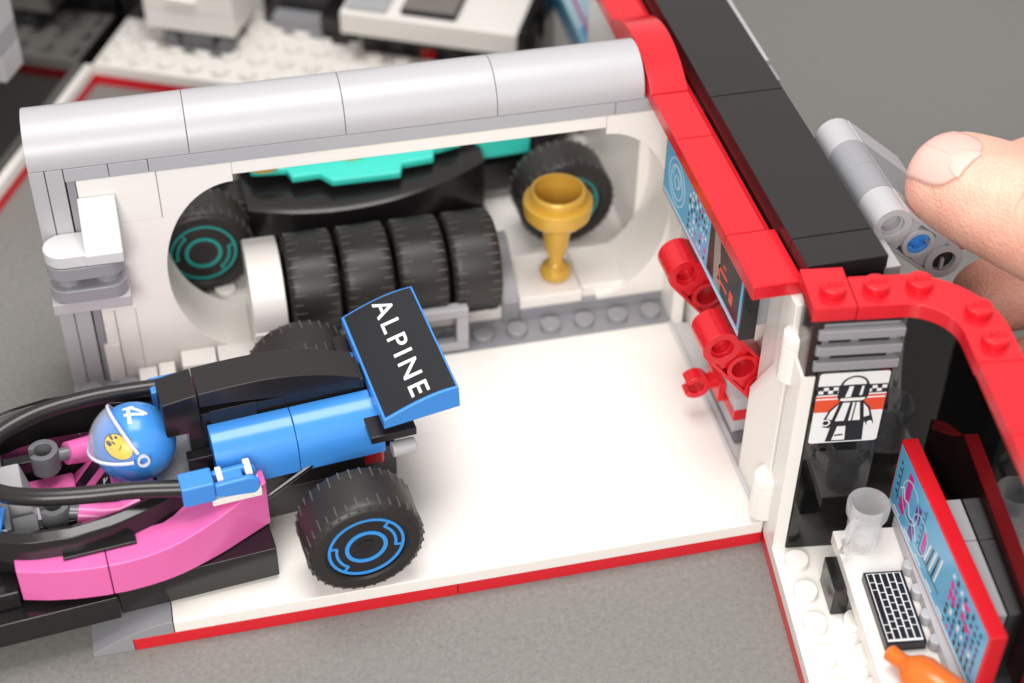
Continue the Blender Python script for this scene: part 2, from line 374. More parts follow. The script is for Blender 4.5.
mb = MB(); mb.box(-.49, -.46, 1.545, 1.56, 6.6, 6.9).box(-.58, -.37, 1.545, 1.56, 6.7, 6.76); put(mb, 'edge_mark', 'ink', tv, 0)

# red pipes (three hole arms) on the wall
def liftarm(mb, p0, d, y0, n=3, r=.5, hr=.3, wd=1.0, T=None):
    """stadium arm lying in an x-z plane, holes along y; p0 first hole (x,z), d unit direction; built from rings, walls and a web"""
    dx, dz = d; ang = math.degrees(math.atan2(dz, dx)); L = (n - 1)
    # outline with wall: outer stadium minus holes is modelled as hole rings, side webs and an inner plate
    for k in range(n): mb.ring((p0[0] + dx * k, y0, p0[1] + dz * k), 'y', hr, r - .08 if 0 < k < n - 1 else r - .001 * k, wd, 30, T)
    nx, nz = -dz, dx
    for sgn in (-1, 1):
        a = (p0[0] + nx * sgn * (r - .09), p0[1] + nz * sgn * (r - .09)); b = (p0[0] + nx * sgn * r, p0[1] + nz * sgn * r)
        mb.prism([a, b, (b[0] + dx * L, b[1] + dz * L), (a[0] + dx * L, a[1] + dz * L)], y0 + .002, y0 + wd - .002, 'y', T)
    # recessed web
    for k in range(L):
        c = (p0[0] + dx * (k + .5), p0[1] + dz * (k + .5)); q = .2
        mb.prism([(c[0] + dx * s1 * q + nx * s2 * .42, c[1] + dz * s1 * q + nz * s2 * .42) for s1, s2 in ((-1, -1), (1, -1), (1, 1), (-1, 1))], y0 + .1, y0 + wd - .1, 'y', T)
    mb.ring((p0[0], y0 + .12, p0[1]), 'y', hr - .05, hr + .02, wd - .24, 30, T)
for y0, x0, z0, lab in ((5.0, -.83, 5.08, 'red three-hole pipe bracket on the right wall, the one farther back'), (2.1, -.83, 5.08, 'red three-hole pipe bracket on the right wall, the one nearer the white hinge column')):
    mb = MB(); liftarm(mb, (x0, z0), (.627, -.779), y0)
    t = thing('pipe_bracket', lab, 'bracket', W, (x0, y0, z0), 'red pipe brackets on the wall')
    put(mb, 'tube_arm', 'red', t, .012, ang=40)
    mb = MB(); mb.tube([(x0, y0 + .35, z0), (x0, y0 + .95, z0)], .24, 20); put(mb, 'socket_core', 'red', t, 0)
# red clip
cl = thing('wall_clip', 'small red clip low on the right wall', 'clip', W, (-.5, 4.2, 2.0))
mb = MB(); mb.ring((-.62, 3.95, 2.0), 'y', .2, .38, .42, 30, None, 212, 505)
T_ = None
mb.box(-.32, .1, 4.0, 4.35, 1.85, 2.15); put(mb, 'jaw', 'red', cl, .03)
mb = MB(); mb.box(-.1, .11, 3.7, 4.6, 1.6, 2.25); put(mb, 'mount', 'red', cl, .03)

# ------------------------------------------------------------ left wall lamp
lp = thing('wall_lamp', 'pale and dark grey stacked lamp block jutting from the left end of the white wall', 'wall lamp', W, (-16, 8, 4.1))
def roundbar(x0, x1, y0, y1, z0, z1, rl=.49, rr=.49):
    pts = []
    cy = (y0 + y1) / 2; h = (y1 - y0) / 2
    pts += arc(x1 - rr, cy, rr, h, -90, 90, 12) if rr else [(x1, y0), (x1, y1)]
    pts += arc(x0 + rl, cy, rl, h, 90, 270, 12) if rl else [(x0, y1), (x0, y0)]
    return pts, z0, z1
mb = MB(); mb.box(-17, -15, 8.0, 9.0, 4.15, 4.5); put(mb, 'base_plate', 'palegrey', lp, .02)
for z0 in (4.52, 5.25):
    mb = MB(); p, a_, b_ = roundbar(-17, -15, 7.95, 8.97, z0, z0 + .4, .45, .45); mb.prism(p, a_, b_); put(mb, 'vane', 'midgrey', lp, .03)
for x in (-16.5, -15.5): put(MB().cyl((x, 8.45, 4.9), 'z', .3, .36), 'post', 'midgrey', lp, .01)
mb = MB(); p, a_, b_ = roundbar(-17, -15.9, 7.95, 8.97, 5.67, 6.05, .5, 0); mb.prism(p, a_, b_); put(mb, 'end_cap', 'capwhite', lp, .04)
mb = MB(); mb.prism([(7.93, 5.68), (7.93, 6.0), (8.0, 6.08), (8.9, 7.1), (8.97, 7.1), (8.97, 5.68)], -15.95, -15.0, 'x'); put(mb, 'slanted_cap', 'capwhite', lp, .04)

# ------------------------------------------------------------ wheels
def tyre_mb(mb, c, ax, r=1.5, w_=1.6, T=None, marks=34):
    """tyre with its outer face at c, running along +axis"""
    h = w_
    prof = [(1.02, .1), (1.06, .02), (1.28, 0), (r - .12, .03), (r - .04, .08), (r - .008, .17), (r, .3), (r + .01, h / 2), (r, h - .3), (r - .008, h - .17), (r - .04, h - .08), (r - .12, h - .03), (1.28, h), (1.06, h - .02), (1.02, h - .1)]
    A = Matrix.Translation(c) @ {'y': Matrix.Rotation(R(-90), 4, 'X'), 'x': Matrix.Rotation(R(90), 4, 'Y')}[ax]
    if T is not None: A = T @ A
    mb.mat('rubber').lathe(prof + [prof[0]], 64, A, cap=False)
    for k in range(marks):
        for side in (0, 1):
            a_ = 360 / marks * (k + side * .3)
            B = A @ Matrix.Rotation(R(a_), 4, 'Z')
            z0 = .1 if side == 0 else h - .1; L = .33 if k % 2 else .22
            z1 = z0 + L if side == 0 else z0 - L
            if z0 > z1: z0, z1 = z1, z0
            mb.mat('treadglint').box(r - .06, r + .016, -.018, .018, z0, z1, B); mb.mat('rubber')  # thin rib, lighter to paint the highlight of a slot
            mb.box(r - .2, r - .062, -.035, .035, .045 if side == 0 else h - .2, .2 if side == 0 else h - .045, B)
def wheel(parent, frame, x, y, z, out, ringmat, T=None, ang=0):
    """out=-1: outer face towards -y of the frame; out=+1 towards +y"""
    w_ = 1.46
    F = frame @ Matrix.Translation((x, y, z)) @ (Matrix.Identity(4) if out < 0 else Matrix.Rotation(PI, 4, 'Z'))
    mb = MB(F); tyre_mb(mb, (0, 0, 0), 'y', w_=w_, r=1.45); t = put(mb, 'tyre', None, parent, 0, ang=45)
    mb = MB(F); mb.mat('satinblack').cyl((0, .13, 0), 'y', 1.03, 1.2, 48)
    Ar = Matrix.Rotation(R(ang), 4, 'Y')
    def A(r0, r1, a0=0, a1=360, y=.105): mb.mat(ringmat).ring((0, y, 0), 'y', r0, r1, .03, 60, Ar, a0, a1)
    A(.88, .955); A(.43, .53)
    for a0 in (20, 200):
        A(.70, .77, a0, a0 + 62)
        for q in (a0, a0 + 62):
            mb.mat(ringmat).box(.72, .92, .106, .134, -.03, .03, Ar @ Matrix.Rotation(R(q), 4, 'Y'))
    mb.mat('ink').cyl((0, .11, 0), 'y', .22, .1, 24)
    mb.mat('black').ring((0, .09, 0), 'y', .99, 1.06, .1, 48)
    put(mb, 'rim', None, parent, 0, ang=40)

# ------------------------------------------------------------ near race car
car = thing('race_car', 'blue, pink and black open-wheel toy race car parked half inside the bay', 'race car', CAR, (0, 0, .8))
for y, o_ in ((-3.86, -1), (3.27, 1)):
    for x in (0, -15.2): wheel(car, CAR, x, y, 2.3, o_, 'ringblue', ang=-70 if x == 0 else 20)
mb = MB(CAR); mb.box(-5.88, -2.0, -2.76, 2.76, .92, 1.9); mb.box(-9.3, -5.9, -2.9, 2.9, .95, 1.72)
mb.box(-12.5, -9.32, -1.9, 1.9, .95, 1.72)
put(mb, 'floor', 'black', car, .03)
mb = MB(CAR); mb.box(-2.0, 1.5, -1.2, 1.2, 1.3, 2.9); mb.box(-7.9, -2.0, -1.3, -1.0, 1.7, 2.95).box(-7.9, -2.0, 1.0, 1.3, 1.7, 2.95).box(-13, -7.9, -1.0, 1.0, 1.3, 2.6)
mb.box(-3.9, -2.0, -1.3, 1.3, 1.7, 2.8); mb.box(-.2, .2, -2.2, 2.2, 2.1, 2.5); mb.box(-15.4, -15.0, -2.2, 2.2, 2.1, 2.5); mb.box(-7.9, -3.9, -1.0, 1.0, 1.7, 2.0)
put(mb, 'chassis', 'black', car, .03)
# side pods, each of two curved pieces
def interp(tab, x):
    for (a, b), (c, d) in zip(tab, tab[1:]):
        if a <= x <= c: return b + (d - b) * (x - a) / (c - a)
    return tab[0][1] if x < tab[0][0] else tab[-1][1]
outer = [(-8.0, 2.28), (-7.4, 2.5), (-6.8, 2.65), (-6.2, 2.75), (-5.6, 2.8), (-5, 2.78), (-4.4, 2.7), (-3.8, 2.52), (-3.2, 2.3), (-2.6, 2.02), (-1.95, 1.72)]
def pod(sgn, u0, u1):
    mb = MB(CAR); rows = []
    n = 14
    for i in range(n + 1):
        u = u0 + (u1 - u0) * i / n; v = interp(outer, u) + .2; zt = 2.95 + (max(0, u + 5.2) / 3.2) ** 1.6 * .42; vin = 1.2 if u > -3.2 else (1.2 + min(1, (-3.2 - u) / 1.2) * (.85 if sgn < 0 else 1.05))
        rows.append([(u, sgn * vin, 1.93), (u, sgn * v, 1.93), (u, sgn * v, zt), (u, sgn * vin, zt)])
    mb.grid(rows, close=True); k = len(mb.v) - 4
    mb.f += [[0, 1, 2, 3], [k, k + 1, k + 2, k + 3]]; mb.mi += [0, 0]
    put(mb, 'side_pod', 'pink', car, .03, ang=50)
for sgn in (-1, 1): pod(sgn, -8.0, -5.96); pod(sgn, -5.94, -1.95)
# curved black cowl round the cockpit
def cowl(sgn):
    top = [(-8.4, 1.95), (-7.6, 2.25), (-6.6, 2.38), (-5.6, 2.3), (-4.6, 2.02), (-3.6, 1.6)]
    mb = MB(CAR); rows = []
    for i in range(17):
        u = -8.4 + 4.8 * i / 16; v = interp(top, u) + (.3 if sgn > 0 else 0)
        rows.append([(u, sgn * (v - .02), 2.5), (u, sgn * v, 3.05), (u, sgn * (v - .08), 3.45), (u, sgn * (v - .3), 3.55), (u, sgn * (v - .5), 3.42), (u, sgn * (v - .55), 2.5)])
    mb.grid(rows, close=True); k = len(mb.v) - 6
    mb.f += [list(range(6)), list(range(k, k + 6))]; mb.mi += [0, 0]
    if sgn < 0: mb.box(-6.9, -5.2, -2.52, -1.9, 2.96, 3.06)
    put(mb, 'cockpit_cowl', 'black', car, .02, ang=50)
cowl(-1); cowl(1)
# cockpit front, grey steering column, nose
mb = MB(CAR); mb.prism([(-8.6, 2.4), (-8.6, 3.3), (-8.1, 3.45), (-7.5, 3.45), (-7.3, 2.4)], -.55, .55, 'y'); mb.box(-8.5, -8.0, -1.5, -.6, 2.5, 3.3); put(mb, 'dashboard', 'palegrey', car, .05)
mb = MB(CAR); mb.box(-8.3, -7.9, -1.45, 1.45, 2.5, 3.3); mb.box(-7.9, -7.3, -1.5, -.8, 2.4, 3.0); put(mb, 'cockpit_front', 'darkgrey', car, .04)
mb = MB(CAR)
mb.prism([(-17.5, 2.0), (-17.5, 2.3), (-12, 3.0), (-8.65, 3.5), (-8.65, 2.6), (-12, 2.0)], -1.0, 1.0, 'y'); put(mb, 'nose', 'blue', car, .06)
mb = MB(CAR); mb.prism([(-10.2, -1.75), (-8.2, -1.75), (-7.95, -.8), (-10.2, -.8)], 2.9, 3.45); put(mb, 'nose_flank', 'blue', car, .04)
mb = MB(CAR); mb.prism([(-10.2, -1.85), (-8.1, -1.85), (-7.97, -.9), (-10.2, -.9)], 2.68, 2.88); put(mb, 'flank_plate', 'white', car, .03)
mb = MB(CAR); mb.box(-10.5, -8.05, -2.5, -1.2, 1.75, 2.28); put(mb, 'side_deck', 'black', car, .04)
mb = MB(CAR); mb.prism([(-19, 1.0), (-19, 1.2), (-17, 1.6), (-17, 1.0)], -3.4, 3.4, 'y'); put(mb, 'front_wing', 'black', car, .04)
# engine cover
prof = [(-.5, 3.0), (-.5, 4.3), (-.62, 4.3)] + [(-.62 - .86 * math.sin(R(t)), 3.42 + .88 * math.cos(R(t))) for t in range(10, 91, 8)] + [(-1.48, 3.0)]
for a_, b_ in ((-3.0, -1.0), (-.985, 1.16)):
    for sg in (1, -1):
        mb = MB(CAR); mb.prism([(sg * p[0], p[1]) for p in prof], a_, b_, 'x'); put(mb, 'engine_cover', 'blue', car, .02, ang=50)
mb = MB(CAR); mb.prism([(-1.35, 2.98), (-1.35, 2.4), (-1.0, 2.0), (1.35, 2.0), (1.35, 2.98)], -3.0, 1.1, 'x'); put(mb, 'cover_skirt', 'black', car, .03)
# fin
top = [(-3.98, 5.3)] + [(-3.12, 5.36)]
mb = MB(CAR); mb.prism([(-3.98, 4.15), (-3.98, 5.22), (-3.13, 5.33), (-3.13, 3.35), (-3.45, 3.35), (-3.45, 4.15)], -.5, .5, 'y')
mb.box(-3.6, -3.0, -.85, -.52, 3.0, 3.6)
put(mb, 'air_intake', 'black', car, .02)
mb = MB(CAR); mb.prism([(-3.1, 4.9)] + [(-3.1 + 3.95 * t / 16, 5.36 - .0 - .62 * (max(0, t - 5) / 11) ** 2 - .03 * (1 - min(1, t / 5)) ** 2) for t in range(17)] + [(.85, 4.4), (-1.0, 4.66), (-2.4, 4.86)], -.5, .5, 'y')
put(mb, 'fin', 'satinblack', car, .02, ang=50)
mb = MB(CAR); mb.box(-3.1, .95, -.44, .44, 3.0, 4.62); mb.box(-2.9, -1.75, -.5, .5, 4.2, 4.7); put(mb, 'spine', 'black', car, .02)
mb = MB(CAR); mb.box(-4.4, -3.1, -1.55, 1.55, 2.82, 3.02); mb.box(-3.1, -2.6, -1.8, -1.3, 2.8, 3.2); put(mb, 'seat_back_plate', 'midgrey', car, .03)
# halo
ctrl = [(-3.85, -1.98, 3.86), (-5.0, -1.78, 3.98), (-6.2, -1.62, 4.05), (-7.2, -1.38, 4.08), (-8.0, -.95, 4.06), (-8.45, -.25, 4.0), (-8.35, .5, 3.98), (-7.75, 1.1, 4.0), (-6.8, 1.5, 4.02), (-5.6, 1.68, 3.98), (-4.6, 1.72, 3.9), (-3.6, 1.72, 3.8)]
def catmull(c, n=8):
    out = []
    c = [Vector(p) for p in c]; c = [2 * c[0] - c[1]] + c + [2 * c[-1] - c[-2]]
    for i in range(1, len(c) - 2):
        for k in range(n):
            t = k / n; p0, p1, p2, p3 = c[i - 1:i + 3]
            out.append(.5 * ((2 * p1) + (p2 - p0) * t + (2 * p0 - 5 * p1 + 4 * p2 - p3) * t * t + (3 * p1 - p0 - 3 * p2 + p3) * t ** 3))
    out.append(c[-2]); return out
mb = MB(CAR); mb.tube(catmull(ctrl), .215, 20); put(mb, 'halo_bar', 'satinblack', car, 0)
for sgn, yy in ((-1, -2.03), (1, 1.75)):
    mb = MB(CAR); mb.box(-3.98, -3.2, yy - .3, yy + .3, 3.55, 4.15)
    mb.prism([(-3.2, 3.62), (-3.2, 4.02)] + arc(-2.42, 3.75, .3, .3, 90, -60, 8), yy - .28, yy - .12, 'y')
    mb.prism([(-3.2, 3.62), (-3.2, 4.02)] + arc(-2.42, 3.75, .3, .3, 90, -60, 8), yy + .12, yy + .28, 'y')
    if sgn > 0: mb = MB(CAR); mb.box(-4.06, -3.3, 1.35, 1.95, 3.45, 4.0)
    put(mb, 'halo_clip', 'blue', car, .05)
    if sgn > 0: continue
    mb = MB(CAR); mb.box(-3.1, -2.95, yy - .1, yy + .34, 3.5, 4.05).box(-2.42, -2.25, yy - .1, yy + .4, 3.4, 4.05).box(-3.3, -2.1, yy - .22, yy + .4, 3.3, 3.5)
    put(mb, 'clip_mount', 'white', car, .03)
    mb = MB(CAR); mb.cyl((-2.9, yy - .1, 3.8), 'y', .2, .3, 16).box(-2.92, -2.5, yy - .1, yy + .25, 3.5, 4.0); put(mb, 'clip_hinge', 'blue', car, .03)
# rear wing
mb = MB(CAR); wp = [(1.02, 4.3), (1.02, 4.58)] + [(1.02 + 1.9 * t / 12, 4.58 + .56 * math.sin(PI / 2 * (t / 12)) ** 1.0) for t in range(1, 13)] + [(2.95, 4.5)]
mb.prism(wp, -2.0, 2.0, 'y'); rw = put(mb, 'rear_wing', 'blue', car, .025, ang=50)
mb = MB(CAR); lo = [(1.08 + 1.78 * t / 12, 4.588 + .56 * math.sin(PI / 2 * ((.06 + 1.78 * t / 12) / 1.9))) for t in range(13)]
mb.prism(lo + [(p[0], p[1] + .008) for p in lo[::-1]], -1.93, 1.93, 'y'); put(mb, 'wing_sticker', 'ink', rw, 0)
# wing lettering, bent over the arc: built flat, then lifted to the arc height
Tw = CAR @ Matrix(((0, 1, 0, 2.0), (-1, 0, 0, .0), (0, 0, 1, 0), (0, 0, 0, 1)))
lt = lettering('ALPINE', 'wing_lettering', 'printwhite', rw, Tw, size=.66, sx=1.42, depth=.004, spacing=1.27, bold=.006)
invc = CAR.inverted() @ (car.matrix_basis)
for v in lt.data.vertices:
    q = v.co; q.z += (4.606 + .56 * math.sin(PI / 2 * min(1, max(0, (q.x - 1.02) / 1.9))))
# lettering is in car coordinates (car base at z .8)
mb = MB(CAR); mb.box(.7, 1.85, -1.95, 1.95, 3.82, 4.05); put(mb, 'wing_plate', 'satinblack', car, .03)
mb = MB(CAR); mb.box(1.0, 1.6, -.8, .8, 4.05, 4.32); mb.box(.4, 1.5, -.7, .7, 2.9, 3.82); put(mb, 'wing_support', 'black', car, .03)
mb = MB(CAR); mb.box(.6, 1.15, -1.35, 1.35, 2.5, 2.98); put(mb, 'tail_light', 'red', car, .05)
for y_ in (-1.75, 1.75): put(MB(CAR).cyl((1.25, y_, 3.3), 'x', .2, .6, 20), 'exhaust_pin', 'palegrey', car, .01)
for s_ in (-1, 1):
    mb = MB(CAR); mb.tube([(-2.2, s_ * 1.75, 2.7), (-1.9, s_ * 1.78, 2.72), (-.3, s_ * 1.3, 3.2), (1.1, s_ * 1.25, 3.3)], .07, 8); put(mb, 'suspension_arm', 'black', car, 0)

# driver
drv = thing('driver_figure', 'toy driver in pink suit and blue helmet seated in the near race car', 'minifigure', CAR, (-4.8, 0, 2.0))
C0 = Vector((-4.72, 0, 3.78)); AX = Vector((1.0, .98, 1.0))
def shell(mb, test, s0, s1, nu=72, nv=40):
    """patch of the helmet ellipsoid where test(direction) holds, with thickness"""
    idx = {}
    def vid(i, j, s):
        k = (i % nu, j, s)
        if k not in idx:
            a = 2 * PI * (i % nu) / nu; b = PI * j / nv; d = Vector((math.sin(b) * math.cos(a), math.sin(b) * math.sin(a), math.cos(b)))
            idx[k] = len(mb.v); mb.v.append(C0 + Vector((d.x * AX.x, d.y * AX.y, d.z * AX.z)) * s)
        return idx[k]
    def on(i, j):
        if j < 0 or j >= nv: return False
        a = 2 * PI * (i + .5) / nu; b = PI * (j + .5) / nv
        return test(Vector((math.sin(b) * math.cos(a), math.sin(b) * math.sin(a), math.cos(b))))
    for i in range(nu):
        for j in range(nv):
            if on(i, j):
                mb.f.append([vid(i, j, s1), vid(i + 1, j, s1), vid(i + 1, j + 1, s1), vid(i, j + 1, s1)]); mb.mi.append(mb.cur)
                if s0:
                    mb.f.append([vid(i, j, s0), vid(i + 1, j, s0), vid(i + 1, j + 1, s0), vid(i, j + 1, s0)][::-1]); mb.mi.append(mb.cur)
                    for (di, dj, A_, B_) in ((0, -1, (i, j), (i + 1, j)), (0, 1, (i, j + 1), (i + 1, j + 1)), (-1, 0, (i, j), (i, j + 1)), (1, 0, (i + 1, j), (i + 1, j + 1))):
                        if not on(i + di, j + dj): mb.f.append([vid(*A_, s0), vid(*B_, s0), vid(*B_, s1), vid(*A_, s1)]); mb.mi.append(mb.cur)
ear = Vector((.078, -.954, .289)).normalized(); fw = Vector((-1, 0, 0)); fw = (fw - ear * fw.dot(ear)).normalized(); upv = ear.cross(fw); upv = upv if upv.z > 0 else -upv
def patch(mb, g, e1, e2, a, b, s, n=26, rings=6, sq=2.0):
    """oval patch on the helmet: centre direction g, tangent axes e1,e2, half sizes a,b"""
    g = g.normalized(); e1 = (e1 - g * e1.dot(g)).normalized(); e2 = (e2 - g * e2.dot(g) - e1 * e2.dot(e1)).normalized()
    vs = [g]; 
    for r_ in range(1, rings + 1):
        for k in range(n):
            t = 2 * PI * k / n; vs.append((g + e1 * a * r_ / rings * math.cos(t) + e2 * b * r_ / rings * math.sin(t)).normalized())
    fs = [(0, 1 + k, 1 + (k + 1) % n) for k in range(n)]
    for r_ in range(rings - 1):
        for k in range(n): fs.append((1 + r_ * n + k, 1 + r_ * n + (k + 1) % n, 1 + (r_ + 1) * n + (k + 1) % n, 1 + (r_ + 1) * n + k))
    mb.raw([C0 + Vector((d.x * AX.x, d.y * AX.y, d.z * AX.z)) * s for d in vs], fs)
mb = MB(CAR); shell(mb, lambda d: d.z > -.93, 0, 1.0); hm = put(mb, 'helmet', 'blue', drv, 0, ang=80)
dl = Vector((-.657, -.386, .648)) - Vector((-.221, -.875, .43)); dt = Vector((-.351, -.521, .778)) - Vector((-.584, -.723, .369))
mb = MB(CAR); mb.mat('ink'); patch(mb, Vector((-.445, -.66, .60)), dl, dt, .43, .30, 1.006)
mb.mat('yellow'); patch(mb, Vector((-.43, -.67, .60)), dl, dt, .405, .275, 1.012)
mb.mat('ink'); patch(mb, Vector((-.53, -.42, .735)), dl + dt * .4, dt, .10, .03, 1.018); patch(mb, Vector((-.60, -.50, .62)), dl, dt, .09, .05, 1.018); patch(mb, Vector((-.42, -.50, .76)), dl, dt, .05, .03, 1.018)
patch(mb, Vector((-.50, -.56, .66)), dl, dt, .07, .02, 1.018); patch(mb, Vector((-.37, -.71, .60)), dt, dl, .075, .012, 1.018)
put(mb, 'face', None, drv, 0, ang=80)
def vis(d):
    if abs(d.dot(ear)) > .97: return False
    a = math.degrees(math.atan2(d.dot(upv), d.dot(fw))); return 2 < a < 66
mb = MB(CAR)
rows = []
for i in range(25):
    ph = R(0 + 66 * i / 24); row = []
    for k in range(33):
        th = R(-78 + 156 * k / 32); d = (fw * math.cos(ph) + upv * math.sin(ph)) * math.cos(th) + ear * math.sin(th)
        row.append(C0 + Vector((d.x * AX.x, d.y * AX.y, d.z * AX.z)) * (1.07 + .04 * math.cos(th)))
    rows.append(row)
mb.grid(rows); vz = put(mb, 'visor', 'visor', hm, 0, ang=80)
so = vz.modifiers.new('thick', 'SOLIDIFY'); so.thickness = .03
mb = MB(CAR)
for phd in (0, 66):
    ph = R(phd); pl = []
    for k in range(33):
        th = R(-78 + 156 * k / 32); d = (fw * math.cos(ph) + upv * math.sin(ph)) * math.cos(th) + ear * math.sin(th)
        pl.append(C0 + Vector((d.x * AX.x, d.y * AX.y, d.z * AX.z)) * (1.07 + .04 * math.cos(th)))
    mb.tube(pl, .045, 10)
q = C0 + Vector((ear.x * AX.x, ear.y * AX.y, ear.z * AX.z)) * 1.02
Tq = Matrix.Translation(q) @ ear.to_track_quat('Z', 'Y').to_matrix().to_4x4()
mb.ring((0, 0, 0), 'z', .10, .15, .1, 24, Tq)
put(mb, 'visor_rim', 'rimlilac', hm, 0)
# helmet marks
def stroke(mb, pts, wd, s=1.006):
    for (a, b) in zip(pts, pts[1:]):
        a = Vector(a); b = Vector(b); n = 5; g = (a + b).normalized(); e = (b - a); side = g.cross(e).normalized() * wd
        rows = []
        for i in range(n + 1):
            c = (a + e * i / n); rows.append([C0 + Vector((p.x * AX.x, p.y * AX.y, p.z * AX.z)) * s for p in ((c + side).normalized(), (c - side).normalized())])
        mb.grid(rows)
mb = MB(CAR); G = Vector((.12, -.08, .99)); e1 = Vector((0, 1, .08)).normalized(); e2 = Vector((1, 0, -.12)).normalized()
def hp(a, b): return (G + e1 * a + e2 * b).normalized()
stroke(mb, [hp(.30, -.12), hp(-.02, .30)], .045); stroke(mb, [hp(.30, -.12), hp(-.26, -.16)], .045); stroke(mb, [hp(.03, -.26), hp(-.03, .22)], .04); stroke(mb, [hp(.26, -.26), hp(.30, .02)], .04)
put(mb, 'helmet_mark', 'printwhite', hm, 0)
mb = MB(CAR)
mb.raw([(-6.45, -.95, 2.15), (-4.3, -.95, 2.0), (-4.3, .95, 2.0), (-6.45, .95, 2.15), (-5.45, -.75, 3.2), (-4.5, -.75, 3.25), (-4.5, .75, 3.25), (-5.45, .75, 3.2)], [(0, 3, 2, 1), (4, 5, 6, 7), (0, 1, 5, 4), (1, 2, 6, 5), (2, 3, 7, 6), (3, 0, 4, 7)])
tor = put(mb, 'torso', 'pink', drv, .05)
def tp(v, t, off=.0): # point on the front of the torso, v across, t from hip to neck
    x = -6.45 + 1.0 * t - .012 - off; return Vector((x, v * (.95 - .2 * t), 2.15 + 1.05 * t + .012 + off))
mb = MB(CAR); mb.mat('ink'); mb.grid([[tp(-.95, .05), tp(-.3, .05)], [tp(-.95, .98), tp(-.1, .98)]]); mb.grid([[tp(.1, .05), tp(.5, .05)], [tp(.3, .98), tp(.95, .98)]])
mb.mat('printwhite'); mb.grid([[tp(-.62, .72, .01), tp(-.55, .72, .01)], [tp(-.5, .95, .01), tp(-.43, .95, .01)]]); mb.grid([[tp(-.7, .8, .01), tp(-.35, .84, .01)], [tp(-.7, .85, .01), tp(-.35, .89, .01)]])
mb.mat('blue'); mb.grid([[tp(-.85, .7, .01), tp(-.75, .68, .01)], [tp(-.82, .9, .01), tp(-.72, .93, .01)]])
put(mb, 'suit_print', None, tor, 0, smooth=False)
for sg in (-1, 1):
    zt = 3.0 if sg < 0 else 3.1
    mb = MB(CAR); k_ = .3 if sg < 0 else 0
    mb.tube([(-4.9, sg * (.95 + k_), 2.95), (-5.35, sg * (1.12 + k_), 2.85), (-5.8, sg * (1.05 + k_), 2.9), (-6.35, sg * (.85 + k_ * 1.1), zt)], [.32, .36, .33, .29], 16); put(mb, 'arm', 'pink', drv, 0, ang=50)
    mb = MB(CAR); mb.tube([(-6.2, sg * (.86 + k_), zt - .01), (-6.6, sg * (.80 + k_ * .9), zt + .05)], .17, 14)
    Th = Matrix.Translation((-6.88, sg * (.78 + k_ * .8), zt - .25))
    mb.ring((0, 0, 0), 'z', .22, .37, .62, 28, Th, 205, 520); mb.cyl((0, 0, -.1), 'z', .3, .25, 20, Th)
    put(mb, 'hand', 'darkgrey', drv, .02)
    mb = MB(CAR); mb.box(-7.6, -6.3, *( (.1, .85) if sg > 0 else (-.85, -.08)), 1.9, 2.45); put(mb, 'leg', 'pink' if sg > 0 else 'palegrey', drv, .05)

# ------------------------------------------------------------ far race car behind the opening
fc = thing('race_car', 'black and teal toy race car parked behind the oval wall opening', 'race car', FAR, (0, 0, 1.2))
for y, o_ in ((-2.05, -1), (3.6, 1)):
    for x in (-5.36, 5.4): wheel(fc, FAR, x, y + (-.05 if x < 0 else -.4), 2.66, o_, 'ringteal', ang=-30)
mb = MB(FAR); mb.box(-3.8, 3.3, -1.9, 3.4, 1.35, 1.75); mb.box(-1, 3.3, -2.3, 3.9, 1.35, 1.65); mb.box(-6, 6, .2, 1.4, 1.6, 2.6); mb.box(-5.5, -5.1, -1.5, 3, 2.5, 2.9); mb.box(5.1, 5.5, -1.5, 3, 2.5, 2.9)
put(mb, 'floor', 'black', fc, .03)
def fpod(sg):
    mb = MB(FAR); rows = []
    for i in range(25):
        u = -3.9 + 7.2 * i / 24; t = i / 24
        v = .8 - (-1.9 if False else 2.6) * (math.sin(PI * min(1, .22 + t * .62)) ** .8) if sg < 0 else .8 + 2.6 * math.sin(PI * min(1, .22 + t * .62)) ** .8
        zt = 3.3 + .25 * t
        rows.append([(u, .8, 1.8), (u, v, 1.8), (u, v, zt - .15), (u, v + (.35 if sg < 0 else -.35), zt), (u, .8, zt)])
    mb.grid(rows, close=True); k = len(mb.v) - 5; mb.f += [list(range(5)), list(range(k, k + 5))]; mb.mi += [0, 0]
    put(mb, 'side_pod', 'black', fc, .02, ang=50)
fpod(-1); fpod(1)
mb = MB(FAR)
mb.prism([(-4.0, 1.6), (-3.6, -.15), (-2.6, -.3), (-2.5, -.75), (-1.7, -.75), (-1.4, -1.2), (.6, -1.3), (.75, -.85), (1.7, -.8), (1.8, -.4), (2.7, -.2), (2.3, 1.6)], 3.72, 3.95)
mb.box(3.2, 4.9, .0, 1.4, 3.0, 3.9); put(mb, 'body_cover', 'teal', fc, .05)
for x in (-3.2, -.6, 2.2): put(MB(FAR).cyl((x, .15, 3.95), 'z', .55, .2, 28), 'round_vent', 'mustard', fc, .02)
mb = MB(FAR); mb.box(-3.6, 3.4, .5, 2.0, 4.0, 4.6); put(mb, 'spine', 'black', fc, .03)

